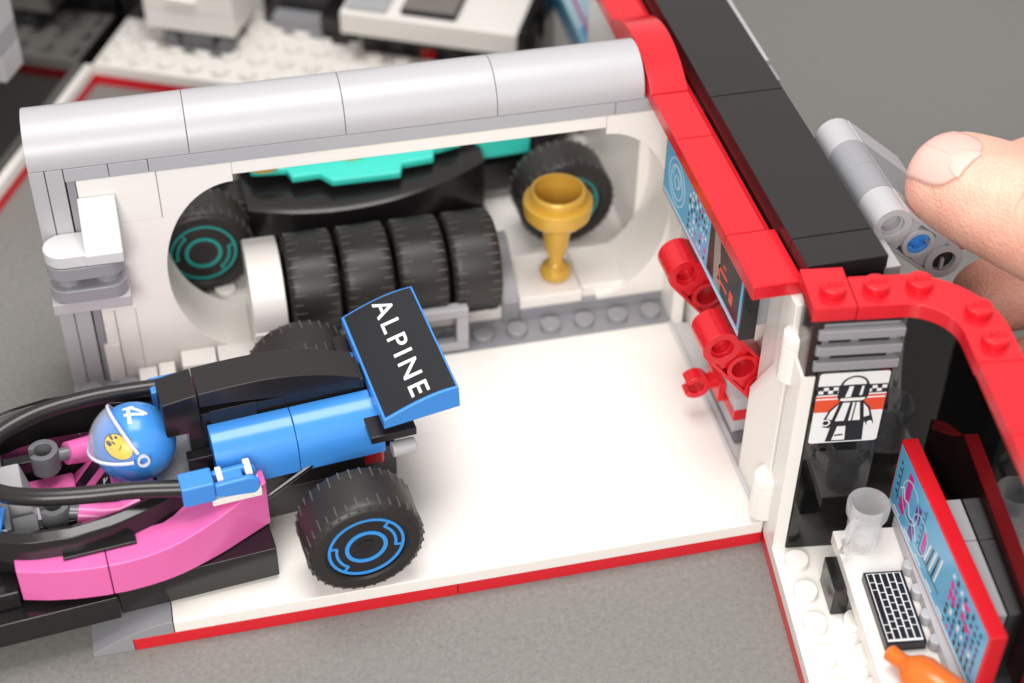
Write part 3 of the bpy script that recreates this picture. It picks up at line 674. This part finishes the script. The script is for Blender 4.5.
# ------------------------------------------------------------ tyres in the rack, cap, bracket
for i in range(4):
    mb = MB(); x0 = -10.87 + 1.51 * i
    tyre_mb(mb, (x0, 9.72, 2.68), 'x', marks=34, w_=1.41, r=1.45)
    mb.mat('satinblack').cyl((x0 + .2, 9.72, 2.68), 'x', 1.03, 1.1, 40)
    lab = ['spare black tyre in the row, next to the white end cap', 'spare black tyre, second from the white end cap', 'spare black tyre, second from the grey slope', 'spare black tyre in the row, beside the grey slope'][i]
    solo(mb, 'spare_tyre', None, lab, 'tyre', 'spare tyres racked in the wall opening', bevel=0, ang=45)
rk = thing('tyre_rack', 'white rounded end cap and grey bracket holding the spare tyres', 'rack', W, (-9, 9.3, .8))
capp = [(8.3, .85), (8.3, 1.9)] + [(9.75 - 1.45 * math.cos(R(t)), 2.6 + 1.40 * math.sin(R(t))) for t in range(8, 128, 8)] + [(10.9, 3.6), (10.9, .85)]
mb = MB(); mb.prism(capp, -11.92, -10.98, 'x'); mb.box(-11.94, -10.96, 8.24, 9.0, .85, 2.3); put(mb, 'end_cap', 'white', rk, .05, ang=40)
mb = MB(); mb.box(-11.95, -11.1, 8.15, 8.95, .8, 1.9); put(mb, 'foot_block', 'white', rk, .04)
mb = MB()
yb = 8.05
mb.box(-8.1, -6.0, yb, yb + .35, 2.05, 2.35).box(-8.1, -6.0, yb, yb + .35, .82, 1.12).box(-6.35, -6.0, yb, yb + .35, 1.12, 2.05).box(-8.1, -7.75, yb, yb + .35, 1.12, 2.05).box(-8.1, -6.0, yb + .35, yb + .9, .82, .95)
put(mb, 'bracket', 'palegrey', rk, .04)
mb = MB(); mb.box(-11.0, -5.2, 9.25, 10.9, 1.23, 1.34); mb.box(-11.0, -5.2, 10.7, 10.95, 1.3, 1.9); put(mb, 'cradle', 'darkgrey', rk, .03)
# trophy
mb = MB(); Tt = Matrix.Translation((-3.05, 9.83, 1.6))
mb.lathe([(.0, 0), (.34, 0), (.43, .08), (.46, .24), (.40, .38), (.26, .47), (.21, .55), (.21, .85), (.30, .92), (.36, 1.3), (.43, 1.95), (.50, 2.02), (.78, 2.12), (.95, 2.32), (.99, 2.55), (.99, 2.78), (.95, 2.82), (.80, 2.83), (.80, 3.08), (.77, 3.13), (.68, 3.12), (.66, 2.6), (.5, 2.3), (0, 2.25)], 48, Tt, cap=False)
solo(mb, 'trophy_cup', 'gold', 'gold trophy goblet standing on the white step in front of the far tyre', 'trophy', bevel=0, ang=28)

# ------------------------------------------------------------ grey handle on the roof side
hd = thing('roof_handle', 'grey four-arm handle with a blue pin at the side of the black roof', 'handle', W, (3.0, 4, 8.0))
dh = (.755, -.656)
for k, (y0, mt) in enumerate(((2.0, 'palegrey'), (2.985, 'midgrey'), (3.96, 'midgrey'), (4.935, 'palegrey'))):
    mb = MB(); liftarm(mb, (3.08, 8.36), (.79, -.68), y0, n=3, wd=.97)
    if k in (1, 2):
        pass
    put(mb, 'arm', mt, hd, .012, ang=40)
mb = MB()
c = (3.08 + .79, 8.36 - .68)
mb.ring((c[0], 2.03, c[1]), 'y', .17, .3, .3, 28, None, 20, 160); mb.ring((c[0], 2.03, c[1]), 'y', .17, .3, .3, 28, None, 200, 340); mb.ring((c[0], 2.2, c[1]), 'y', .02, .29, .1, 28)
put(mb, 'pin', 'blue', hd, .02)
mb = MB(); c3 = (3.08 + 1.58, 8.36 - 1.36); mb.cyl((c3[0], 2.14, c3[1]), 'y', .29, .5, 24); c1 = (3.08, 8.36)
put(mb, 'hole_core', 'ink', hd, 0)
mb = MB(); mb.cyl((c1[0], 2.35, c1[1]), 'y', .295, .6, 24); put(mb, 'axle', 'lightgrey', hd, 0)
mb = MB(); mb.box(c3[0] - .05, c3[0] + .03, 2.06, 2.3, c3[1] - .27, c3[1] + .05); put(mb, 'axle', 'lightgrey', hd, 0)
mb = MB(); mb.box(2.3, 2.95, 1.0, 5.9, 7.4, 7.98); mb.prism([(2.3, 7.35), (3.3, 6.3), (3.3, 6.0), (2.3, 6.0)], 1.9, 2.3, 'y'); put(mb, 'mount_plate', 'palegrey', hd, .03)

# ------------------------------------------------------------ control room (right)
rm = thing('control_room', 'curved toy control room with red rim and glossy black glass walls', 'toy building', ROOM, (2, -3, 0))
mb = MB(ROOM); mb.prism([(0, -12), (4.9, -12), (4.9, -2), (2.8, .0), (0, -.0)], 0, .4); put(mb, 'red_trim', 'red', rm, .015)
mb = MB(ROOM); mb.prism([(0.0, -12), (4.9, -12), (4.9, -2), (2.8, .0), (0.0, -.0)], .402, .8)
for j in range(10):
    for i in range(5):
        if i > 1 and j < 9: continue
        if i == 1 and j < 2: continue
        mb.stud(.5 + i, -1.5 - j, .8)
put(mb, 'studded_floor', 'white', rm, .02)
mb = MB(ROOM); mb.box(.0, .33, -.98, -.05, .8, 6.7); put(mb, 'white_post', 'white', rm, .02)
mb = MB(ROOM); mb.box(.06, .33, -.96, -.05, 6.71, 8.39); put(mb, 'black_post', 'black', rm, .02)
mb = MB(ROOM); mb.box(.34, 2.12, -1.0, -.05, .8, 6.92); put(mb, 'glass_panel', 'glassblack', rm, .03)
# poster on the panel: x right, y up
Tp = ROOM @ Matrix.Translation((.42, -1.001, 4.55)) @ Matrix(((1, 0, 0, 0), (0, 0, -1, 0), (0, 1, 0, 0), (0, 0, 0, 1)))
mb = MB()
WP, HP = 1.66, 2.26
def rr(x0, y0, x1, y1, r_, n=5):
    return arc(x1 - r_, y0 + r_, r_, r_, -90, 0, n) + arc(x1 - r_, y1 - r_, r_, r_, 0, 90, n) + arc(x0 + r_, y1 - r_, r_, r_, 90, 180, n) + arc(x0 + r_, y0 + r_, r_, r_, 180, 270, n)
flat(mb, 'printwhite', rr(0, 0, WP, HP, .08), 0, Tp)
rect(mb, 'printred', 0, WP, 1.02, 1.42, .004, Tp); rect(mb, 'printred', 0, WP, 1.47, 1.53, .004, Tp)
rect(mb, 'ink', 0, WP, 1.58, 1.86, .004, Tp)
for i in range(14):
    for j in range(2):
        if (i + j) % 2 == 0: rect(mb, 'printwhite', .03 + i * .115, .03 + i * .115 + .115, 1.62 + j * .1, 1.72 + j * .1, .008, Tp)
def Pg(mat, pts, lv): flat(mb, mat, [(p[0] * WP, p[1] * HP) for p in pts], lv, Tp)
# outline figure of a helmeted driver: black silhouette, then white fields
Pg('ink', [(.34, .60), (.30, .66), (.30, .78)] + [(.52 + .21 * math.cos(R(a)), .80 + .155 * math.sin(R(a))) for a in range(175, 4, -14)] + [(.75, .78), (.74, .66), (.70, .60)], .012)
Pg('printwhite', [(.36, .835)] + [(.52 + .17 * math.cos(R(a)), .815 + .12 * math.sin(R(a))) for a in range(170, 9, -14)] + [(.68, .835)], .016)
Pg('printwhite', [(.34, .62), (.36, .645), (.70, .645), (.70, .62), (.66, .605), (.38, .605)], .016)
Pg('printwhite', [(.41, .66), (.49, .66), (.51, .81), (.45, .81)], .016); Pg('printwhite', [(.61, .68), (.65, .68), (.66, .81), (.63, .81)], .016)
Pg('ink', [(.36, .60), (.68, .60), (.80, .50), (.86, .36), (.90, .26), (.80, .24), (.76, .30), (.76, .24), (.78, .02), (.24, .02), (.28, .24), (.26, .22), (.16, .24), (.16, .34), (.22, .48)], .012)
Pg('printwhite', [(.40, .58), (.64, .58), (.69, .32), (.33, .32)], .016)
Pg('printwhite', [(.34, .56), (.28, .34), (.20, .36), (.24, .46)], .016); Pg('printwhite', [(.70, .56), (.78, .48), (.82, .38), (.74, .36)], .016)
Pg('ink', [(.50, .58), (.54, .58), (.52, .32), (.46, .32)], .020); Pg('ink', [(.575, .58), (.595, .58), (.58, .32), (.56, .32)], .020)
Pg('printwhite', [(.38, .24), (.50, .24), (.52, .04), (.33, .04)], .016); Pg('ink', [(.36, .10), (.48, .11), (.48, .13), (.36, .12)], .020)
mb.mat('printwhite').ring((.20 * WP, .30 * HP, .016), 'z', .07, .11, .004, 20, Tp); mb.mat('printwhite').cyl((.84 * WP, .27 * HP, .012), 'z', .07, .008, 16, Tp)
poster = put(mb, 'poster', None, rm, 0, smooth=False)
mb = MB(ROOM)
for k, z0 in enumerate((6.95, 7.42, 7.89)):
    mb.box(.2 + .0 * k, 2.2, -1.08, -.2, z0, z0 + .26); mb.box(.3, 2.1, -.9, -.2, z0 + .26, z0 + .48)
put(mb, 'vent_louvres', 'midgrey', rm, .03)
mb = MB(ROOM); mb.box(.5, 1.0, -.93, -.88, 7.7, 7.88).box(1.2, 1.9, -.93, -.88, 7.7, 7.88).box(.6, 1.9, -.93, -.88, 7.22, 7.4); put(mb, 'vent_gap', 'ink', rm, 0)
mb = MB(ROOM); mb.box(.05, 2.1, -.95, -.1, 8.28, 8.38); put(mb, 'dark_plate', 'black', rm, .01)
mb = MB(ROOM); mb.box(0, .99, -1, 0.4, 8.42, 8.8); mb.box(0, .99, -.99, .05, 8.4, 8.5); mb.stud(.55, -.45, 8.8); put(mb, 'corner_plate', 'red', rm, .02)
mb = MB(ROOM); rim = [(1.01, -1)] + arc(2.05, -2.05, 1.05, 1.05, 90, 0, 14) + [(3.1, -3.0), (4.15, -3.0)] + arc(2.1, -2.05, 2.05, 2.1, 0, 90, 20) + [(1.01, .05)]
mb.prism(rim, 8.4, 8.8)
for x, y in ((1.55, -.42), (2.55, -.4), (3.6, -1.4), (3.65, -2.4)): mb.stud(x, y, 8.8)
cr_ = put(mb, 'curved_rim', 'red', rm, .02, ang=40)
mb = MB(ROOM); mb.box(3.12, 4.15, -5.2, -3.02, 8.4, 8.8).box(3.12, 4.15, -12, -5.22, 8.4, 8.8).box(3.4, 4.1, -12, -3.02, 8.0, 8.4); put(mb, 'straight_rim', 'red', rm, .02)
for x, y in ((.55, -.45), (1.55, -.42), (2.55, -.4), (3.6, -1.4), (3.65, -2.4)):
    lettering('LEGO', 'stud_lettering', 'red', rm, ROOM @ Matrix.Translation((x, y, 9.012)), size=.21, depth=.02)
# black glass: back, rounded corner, long right wall
gi = [(2.14, -.14)] + arc(1.85, -2.0, 1.86, 1.86, 88, 0, 16) + [(3.71, -12)]
go = [(3.86, -12)] + arc(1.9, -1.95, 1.95, 1.95, 0, 88, 16) + [(2.14, .0)]
mb = MB(ROOM); mb.prism(gi + go, .8, 8.38); put(mb, 'glass_wall', 'glassblack', rm, 0, ang=30)
mb = MB(ROOM); mb.box(3.05, 3.69, -4.0, -2.75, .8, 4.2).box(3.05, 3.69, -6.2, -4.03, .8, 4.2); put(mb, 'side_cabinet', 'lightgrey', rm, .02)
mb = MB(ROOM); mb.box(.95, 1.35, -3.2, -2.1, .8, 1.7); put(mb, 'desk_foot', 'black', rm, .04)
dk = solo(MB(ROOM).box(1.25, 2.95, -9, -1.55, 1.6, 2.0).box(1.45, 2.9, -8.9, -3.5, .8, 1.58), 'control_desk', 'white', 'white desk in front of the blue screen, holding keyboard and glass mug', 'desk', bevel=.03)
# keyboard
kb = thing('keyboard', 'small black keyboard with white key outlines on the white desk beside the mug', 'keyboard', ROOM, (2.1, -4.2, 2.0))
mb = MB(ROOM); mb.box(1.56, 2.52, -5.3, -3.15, 2.0, 2.26); put(mb, 'case', 'ink', kb, .015)
Tk = Matrix.Translation((1.575, -3.18, 2.262)) @ Matrix.Rotation(R(-90), 4, 'Z')   # x along the board, y across
mb = MB(ROOM)
mb.mat('printwhite').box(.03, 2.05, .04, .87, 0, .004, Tk)
rows_ = [[.28] * 2 + [.9] + [.4, .28], [.22] * 9, [.3] + [.2] * 8, [.2] * 9 + [.2], [.34, .2, .2, .2, .2, .2, .2, .3], [.16] * 11]
y = .05
for r_ in [[.26, .22, 1.15, .22, .2], [.3, .26, .2, .2, .2, .2, .2, .3], [.4, .2, .2, .2, .2, .2, .34], [.25, .2, .2, .2, .2, .2, .2, .26], [.3, .3, .2, .2, .2, .2, .36]]:
    tot = sum(r_); x = .06; g = (1.96 - .035 * len(r_)) / tot
    for k in r_:
        mb.mat('ink').box(x, x + k * g, y + .01, y + .135, .004, .02, Tk); x += k * g + .035
    y += .163
put(mb, 'keys', None, kb, 0, smooth=False)
# mug
mg = thing('glass_mug', 'clear glass mug with side handle at the back end of the desk', 'mug', ROOM, (1.95, -2.1, 2.0))
mb = MB(ROOM); Tm = Matrix.Translation((1.83, -2.0, 2.0))
mb.lathe([(0, 0), (.32, 0), (.40, .03), (.41, .35), (.42, .9), (.51, 1.1), (.52, 1.4), (.50, 1.44), (.41, 1.44), (.39, 1.38), (.38, 1.0), (.34, .3), (0, .25)], 40, Tm, cap=False)
put(mb, 'cup', 'clear', mg, 0, ang=35)
mb = MB(ROOM); mb.tube([(p[0], p[1], p[2]) for p in [(1.5, -2.25, 3.1), (1.3, -2.45, 3.05), (1.18, -2.55, 2.75), (1.2, -2.55, 2.4), (1.35, -2.45, 2.2), (1.55, -2.25, 2.25)]], .1, 12); put(mb, 'grip', 'clear', mg, 0)
# big desk screen
SCR = ROOM @ Matrix.Translation((2.73, -.99, 2.35)) @ Matrix.Rotation(R(2.5), 4, 'Z')
ds = thing('desk_screen', 'large blue data screen in a red frame standing along the white desk', 'screen', SCR, (0.2, -3, 0))
mb = MB(SCR); mb.box(.0, .4, -6.05, 0, 0, 2.15); put(mb, 'frame', 'red', ds, .03)
Td = Matrix.Translation((-.001, -.08, .07)) @ Matrix(((0, 0, -1, 0), (-1, 0, 0, 0), (0, 1, 0, 0), (0, 0, 0, 1)))
mb = MB(SCR)
rect(mb, 'printblue', 0, 5.88, 0, 2.0, 0, Td)
def ln(mat, x0, y0, x1, y1, wd, lv=.004):
    dx, dy = x1 - x0, y1 - y0; L = math.hypot(dx, dy); nx, ny = -dy / L * wd / 2, dx / L * wd / 2
    flat(mb, mat, [(x0 + nx, y0 + ny), (x1 + nx, y1 + ny), (x1 - nx, y1 - ny), (x0 - nx, y0 - ny)][::-1], lv, Td)
rect(mb, 'paleblue', 0, 5.88, 0, .12, .004, Td)
ln('ink', .35, 1.55, .35, .45, .03); ln('ink', .35, .62, 1.7, .62, .03)
for k in range(5): ln('ink', .2, .65 + k * .24, .3, .65 + k * .24, .06)
rect(mb, 'magenta', .75, 1.02, .95, 1.8, .006, Td); rect(mb, 'magenta', .55, .9, .42, .85, .006, Td); rect(mb, 'violet', 1.45, 1.75, 1.0, 1.5, .006, Td); rect(mb, 'violet', 1.3, 1.6, .3, .75, .006, Td)
for a_, b_ in (((.45, .95), (.62, 1.15)), ((.62, 1.15), (.8, .9)), ((.8, .9), (1.0, 1.0)), ((1.0, 1.0), (1.2, .75)), ((1.2, .75), (1.5, .85)), ((1.5, .85), (1.8, .5))): ln('printwhite', *a_, *b_, .035, .012)
mb.mat('paleblue').ring((1.1, 1.1, .008), 'z', .52, .56, .003, 40, Td); mb.mat('paleblue').ring((1.9, .85, .008), 'z', .48, .51, .003, 40, Td)
ln('ink', 2.0, 1.75, 2.0, .5, .03); ln('ink', 2.0, .5, 3.4, .5, .03)
for k in range(6): ln('ink', 1.86, .6 + k * .2, 1.94, .6 + k * .2, .05)
rect(mb, 'magenta', 2.12, 2.3, .6, 1.25, .006, Td)
for k in range(5): ln('printwhite' if k % 2 == 0 else 'ink', 2.4 + k * .17, .55, 2.55 + k * .17, 1.2 + .06 * k, .07, .006)
for k in range(5): ln('printwhite', .3 + k * .8, .2, .7 + k * .8, .2, .05, .008)
for i in range(8):
    for j in range(7):
        c_ = random.choice(['ink', 'ink', 'magenta', 'violet', 'printwhite', 'ink'])
        rect(mb, c_, 3.85 + i * .24, 3.85 + i * .24 + .11, .2 + j * .24, .2 + j * .24 + random.choice([.10, .17]), .006, Td)
for _ in range(6): mb.mat('magenta').cyl((3.9 + random.random() * 1.7, .4 + random.random() * 1.3, .006), 'z', .11, .008, 14, Td)
put(mb, 'display', None, ds, 0, smooth=False)
mb = MB(ROOM)
for k in range(4): mb.cyl((2.74, -3.0 - k * .75, 2.0), 'z', .17, .3, 20)
mb.box(2.75, 3.1, -6.5, -1.5, 2.0, 2.33)
put(mb, 'stand', 'palegrey', ds, .02)
# orange bottle
mb = MB(ROOM); Tb = Matrix.Translation((1.62, -6.15, 3.0)) @ Matrix.Rotation(R(-38), 4, 'Z') @ Matrix.Rotation(R(112), 4, 'Y')
Tb = Matrix.Translation((1.5, -5.62, 2.42)) @ Vector((.5, -.84, .12)).to_track_quat('Z', 'Y').to_matrix().to_4x4()
mb.lathe([(0, 0), (.16, 0), (.2, .03), (.2, .4), (.24, .5), (.42, .72), (.5, .95), (.5, 2.0), (.42, 2.1), (0, 2.1)], 32, Tb, cap=False)
solo(mb, 'bottle', 'orange', 'orange bottle lying at the front of the white desk by the keyboard', 'bottle', bevel=0, ang=40)

# ------------------------------------------------------------ back building (blurred)
bk = thing('rear_garage', 'rear toy garage with white studded floor, red edge and black glass walls', 'toy building', BACK, (4, 4, 0))
mb = MB(BACK); mb.box(-.05, 16, -.2, 6.5, 0, .4); mb.box(-.3, .0, -10, -.2, 0, .4); put(mb, 'red_trim', 'red', bk, .02)
mb = MB(BACK); mb.box(-.05, 16, -.2, 6.5, .402, .8); mb.box(-.3, -.0, -10, -.21, .402, .8)
for i in range(16):
    for j in range(6): mb.stud(.5 + i, .35 + j, .8)
put(mb, 'studded_floor', 'white', bk, .02)
mb = MB(BACK); mb.box(-.45, -.32, -10, 6, .0, 7.5); mb.box(-.3, 16, 6.0, 6.2, .8, 7.5); mb.box(15.2, 15.5, 2.6, 5.4, .8, 5.0); put(mb, 'glass_wall', 'glassblack', bk, 0)
mb = MB(BACK); mb.box(15.15, 17.0, 4.2, 4.6, .4, 6.5); put(mb, 'side_wall', 'white', bk, .02)
mb = MB(BACK); mb.mat('palegrey').box(-.9, .35, -6.4, -5.2, 4.0, 4.9); mb.mat('midgrey').box(-.9, .35, -6.4, -5.2, 4.92, 5.6); mb.mat('palegrey').box(-.9, .35, -6.4, -5.2, 5.62, 8.2)
put(mb, 'corner_pillar', None, bk, .03)
mb = MB(BACK); mb.box(5.4, 8.0, 3.3, 5.0, .8, 1.5); put(mb, 'grey_step', 'midgrey', bk, .03)
for b_ in ((4.9, 8.3, 3.9, 5.9, .8, 4.6), (-.2, 2.4, 3.0, 5.9, .8, 3.6), (7.3, 8.6, 3.1, 3.88, .8, 1.9)): put(MB(BACK).box(*b_), 'black_cabinet', 'black', bk, .03)
mb = MB(BACK); mb.box(11.0, 11.6, 2.9, 3.3, .8, 1.25); put(mb, 'red_block', 'red', bk, .03)
mb = MB(BACK); mb.box(8.9, 15, 2.9, 3.0, .8, 1.7); mb.box(14.7, 14.95, 2.0, 5.5, .8, 3.0); put(mb, 'desk_panel', 'satinblack', bk, .03)
# drawer cabinet
db = thing('drawer_cabinet', 'blurred white drawer box with a small handle on a dark grey wheeled base', 'cabinet', BACK, (3, 2.4, .8))
mb = MB(BACK); mb.box(1.45, 4.75, 1.35, 3.6, 1.62, 4.6); put(mb, 'box', 'white', db, .05)
mb = MB(BACK); mb.box(2.4, 3.5, 1.1, 1.35, 2.85, 3.05); put(mb, 'handle', 'white', db, .04)
mb = MB(BACK); mb.box(1.55, 4.65, 1.28, 1.35, 1.7, 2.4).box(1.55, 4.65, 1.28, 1.35, 2.45, 4.5); put(mb, 'drawer_front', 'white', db, .03)
mb = MB(BACK); mb.box(2.2, 4.5, 1.25, 3.2, .8, 1.05).box(2.7, 3.9, 1.4, 3.0, 1.05, 1.6); put(mb, 'base', 'darkgrey', db, .04)
for x in (2.35, 4.35): put(MB(BACK).cyl((x, 1.3, 1.25), 'y', .3, .5, 20), 'caster', 'darkgrey', db, .02)
# rear desk, keyboard, screen
solo(MB(BACK).box(8.4, 14.65, 2.0, 5.2, 2.0, 2.85), 'rear_desk', 'white', 'blurred long white desk behind the grey roof holding a dark keyboard', 'desk', bevel=.05)
rk2 = thing('keyboard', 'blurred dark grey keyboard on the rear desk behind the grey roof', 'keyboard', BACK, (11.5, 3, 2.85))
mb = MB(BACK); mb.box(10.5, 12.45, 2.3, 3.9, 2.86, 3.05); put(mb, 'case', 'ink', rk2, .03)
mb = MB(BACK)
for i in range(9):
    for j in range(6): mb.box(10.6 + i * .2, 10.76 + i * .2, 2.4 + j * .24, 2.6 + j * .24, 3.05, 3.09)
put(mb, 'keys', 'printgrey', rk2, 0)
mb = MB(BACK); mb.box(8.55, 10.0, 2.2, 3.3, 2.86, 3.0)
solo(mb, 'desk_pad', 'lightgrey', 'blurred pale grey panel at the left end of the rear desk', 'panel', bevel=.03)
mb = MB(BACK); T5 = Matrix.Translation((17.0, 2.7, 1.9)) @ Matrix.Rotation(R(-25), 4, 'Y') @ Matrix.Rotation(R(35), 4, 'Z')
mb.mat('paleblue').box(0, .9, -.2, 1.6, 0, 3.4, T5); mb.mat('printblue').box(-.02, 0, -.2, 1.5, 0, 3.3, T5); mb.mat('printblue').box(.1, .8, -.22, -.2, .1, 1.2, T5); mb.mat('magenta').box(.3, .38, -.23, -.22, .6, 3.0, T5); mb.mat('violet').box(.5, .7, -.23, -.22, .2, 1.4, T5)
solo(mb, 'rear_screen', None, 'blurred tilted blue screen at the right end of the rear garage', 'screen', bevel=0)

# ------------------------------------------------------------ hand
def hand():
    bm_v = []; bm_e = []; rad = []
    def add(p, r_, par=None):
        bm_v.append(Vector(p)); rad.append(r_); i = len(bm_v) - 1
        if par is not None: bm_e.append((par, i))
        return i
    wrist = add((18.5, -4.5, 9.0), (3.2, 2.5)); palm = add((14.0, -2.6, 8.8), (3.6, 2.2), wrist); 
    pal2 = add((11.4, -.9, 7.8), (3.2, 1.9), palm)
    arm = add((24, -8, 9.2), (2.5, 2.1), wrist)
    # thumb leaves the side of the palm
    t0 = add((10.6, -6.0, 9.2), (2.7, 2.4), palm); t1 = add((8.2, -3.0, 9.4), (2.2, 2.0), t0); t2 = add((6.75, -.55, 9.3), (1.8, 1.6), t1); t3 = add((5.55, 1.35, 9.15), (1.7, 1.45), t2); t4 = add((4.78, 2.75, 9.0), (1.62, 1.28), t3); t5 = add((4.4, 3.5, 8.9), (1.15, .95), t4)
    fing = [[(11.0, 3.2, 7.4), (8.8, 5.2, 6.9), (7.0, 5.2, 6.0), (5.6, 4.6, 5.6)],
            [(10.6, 1.0, 6.6), (8.4, 2.4, 5.6), (6.8, 2.7, 5.0), (5.6, 2.4, 5.0)],
            [(10.2, -1.2, 6.0), (8.0, -.4, 5.0), (6.6, .0, 4.5), (5.6, .1, 4.5)],
            [(10.2, -3.4, 6.0), (8.2, -3.0, 5.0), (7.0, -2.6, 4.5), (6.2, -2.4, 4.4)]]
    for k, f in enumerate(fing):
        s = [1.0, 1.03, .98, .84][k]
        a = add(f[0], (1.45 * s, 1.35 * s), pal2); b = add(f[1], (1.3 * s, 1.2 * s), a); c = add(f[2], (1.2 * s, 1.1 * s), b); d = add(f[3], (.95 * s, .85 * s), c)
    me = bpy.data.meshes.new('hand'); T = Matrix.Translation((-13, 2.4, -8.4))
    me.from_pydata([T @ v for v in bm_v], bm_e, [])
    o = bpy.data.objects.new('hand', me); col.objects.link(o); o.location = (13, -2.4, 8.4)
    sk = o.modifiers.new('skin', 'SKIN'); sk.use_smooth_shade = True
    for i, r_ in enumerate(rad): me.skin_vertices[0].data[i].radius = r_
    me.skin_vertices[0].data[palm].use_root = True
    su = o.modifiers.new('sub', 'SUBSURF'); su.levels = 3; su.render_levels = 3
    me.materials.append(M['skin'])
    tag(o, 'bare hand pinching the grey handle, thumb on top', 'hand')
    return o
hn = hand()
# thumb nail: a curved plate laid on the skin of the thumb
from mathutils.bvhtree import BVHTree
bpy.context.view_layer.update()
_ev = hn.evaluated_get(bpy.context.evaluated_depsgraph_get()); _me = _ev.to_mesh()
bvh = BVHTree.FromPolygons([hn.matrix_world @ v.co for v in _me.vertices], [tuple(p.vertices) for p in _me.polygons]); _ev.to_mesh_clear()
dirn = Vector((-.40, .91, -.08)).normalized(); out = Vector((-.25, -.6, .76)).normalized(); side = dirn.cross(out).normalized(); out = side.cross(dirn).normalized()
cen = Vector((4.8, 2.72, 9.0))
def nailp(s, t, lift=0): # s across -1..1, t along -1..1
    q = cen + side * (s * .84) + dirn * (t * 1.0) + out * 4
    h = bvh.ray_cast(q, -out)
    z = h[0] if h[0] is not None else q - out * 4
    return z + out * (.05 + lift + .05 * (1 - s * s))
def nail(name, mat, inside, lift):
    mb = MB(); n = 22; rows = []
    for i in range(n + 1):
        t = -1 + 2 * i / n; lim = inside(t)
        rows.append([nailp(lim * (-1 + 2 * k / n), t, lift) for k in range(n + 1)])
    mb.grid(rows); o = put(mb, name, mat, None, 0, ang=80)
    so = o.modifiers.new('t', 'SOLIDIFY'); so.thickness = .12; so.offset = -1
    o.data.transform(Matrix.Translation((-13, 2.4, -8.4))); o.parent = hn
    return o
nail('thumb_nail', 'nail', lambda t: max(.03, (1 - abs(t) ** 3.2)) ** .45, 0)
nail('nail_lunula', 'lunula', lambda t: (max(0.0, 1 - ((t + .95) / .42) ** 2)) ** .5 * .5 if t < -.53 else 0.0, .006)

# creases of the thumb knuckle: their shade painted as darker tubes in the skin
mb = MB()
for k, (t0_, w_) in enumerate(((-2.5, .9), (-2.75, 1.0), (-3.0, .95), (-3.3, .8))):
    pl = []
    for i in range(15):
        s_ = -1 + 2 * i / 14
        q = cen + side * (s_ * w_ + .25) + dirn * (t0_ - .28 * s_ * s_ + .05 * math.sin(5 * s_ + k)) + out * 5
        h = bvh.ray_cast(q, -out)
        if h[0] is not None: pl.append(h[0] - out * .012)
    if len(pl) > 3: mb.tube(pl, [.006 + .02 * math.sin(PI * i / (len(pl) - 1)) for i in range(len(pl))], 6)
if mb.v:
    o = put(mb, 'knuckle_crease_shade', 'creaseshade', None, 0, ang=80); o.data.transform(Matrix.Translation((-13, 2.4, -8.4))); o.parent = hn
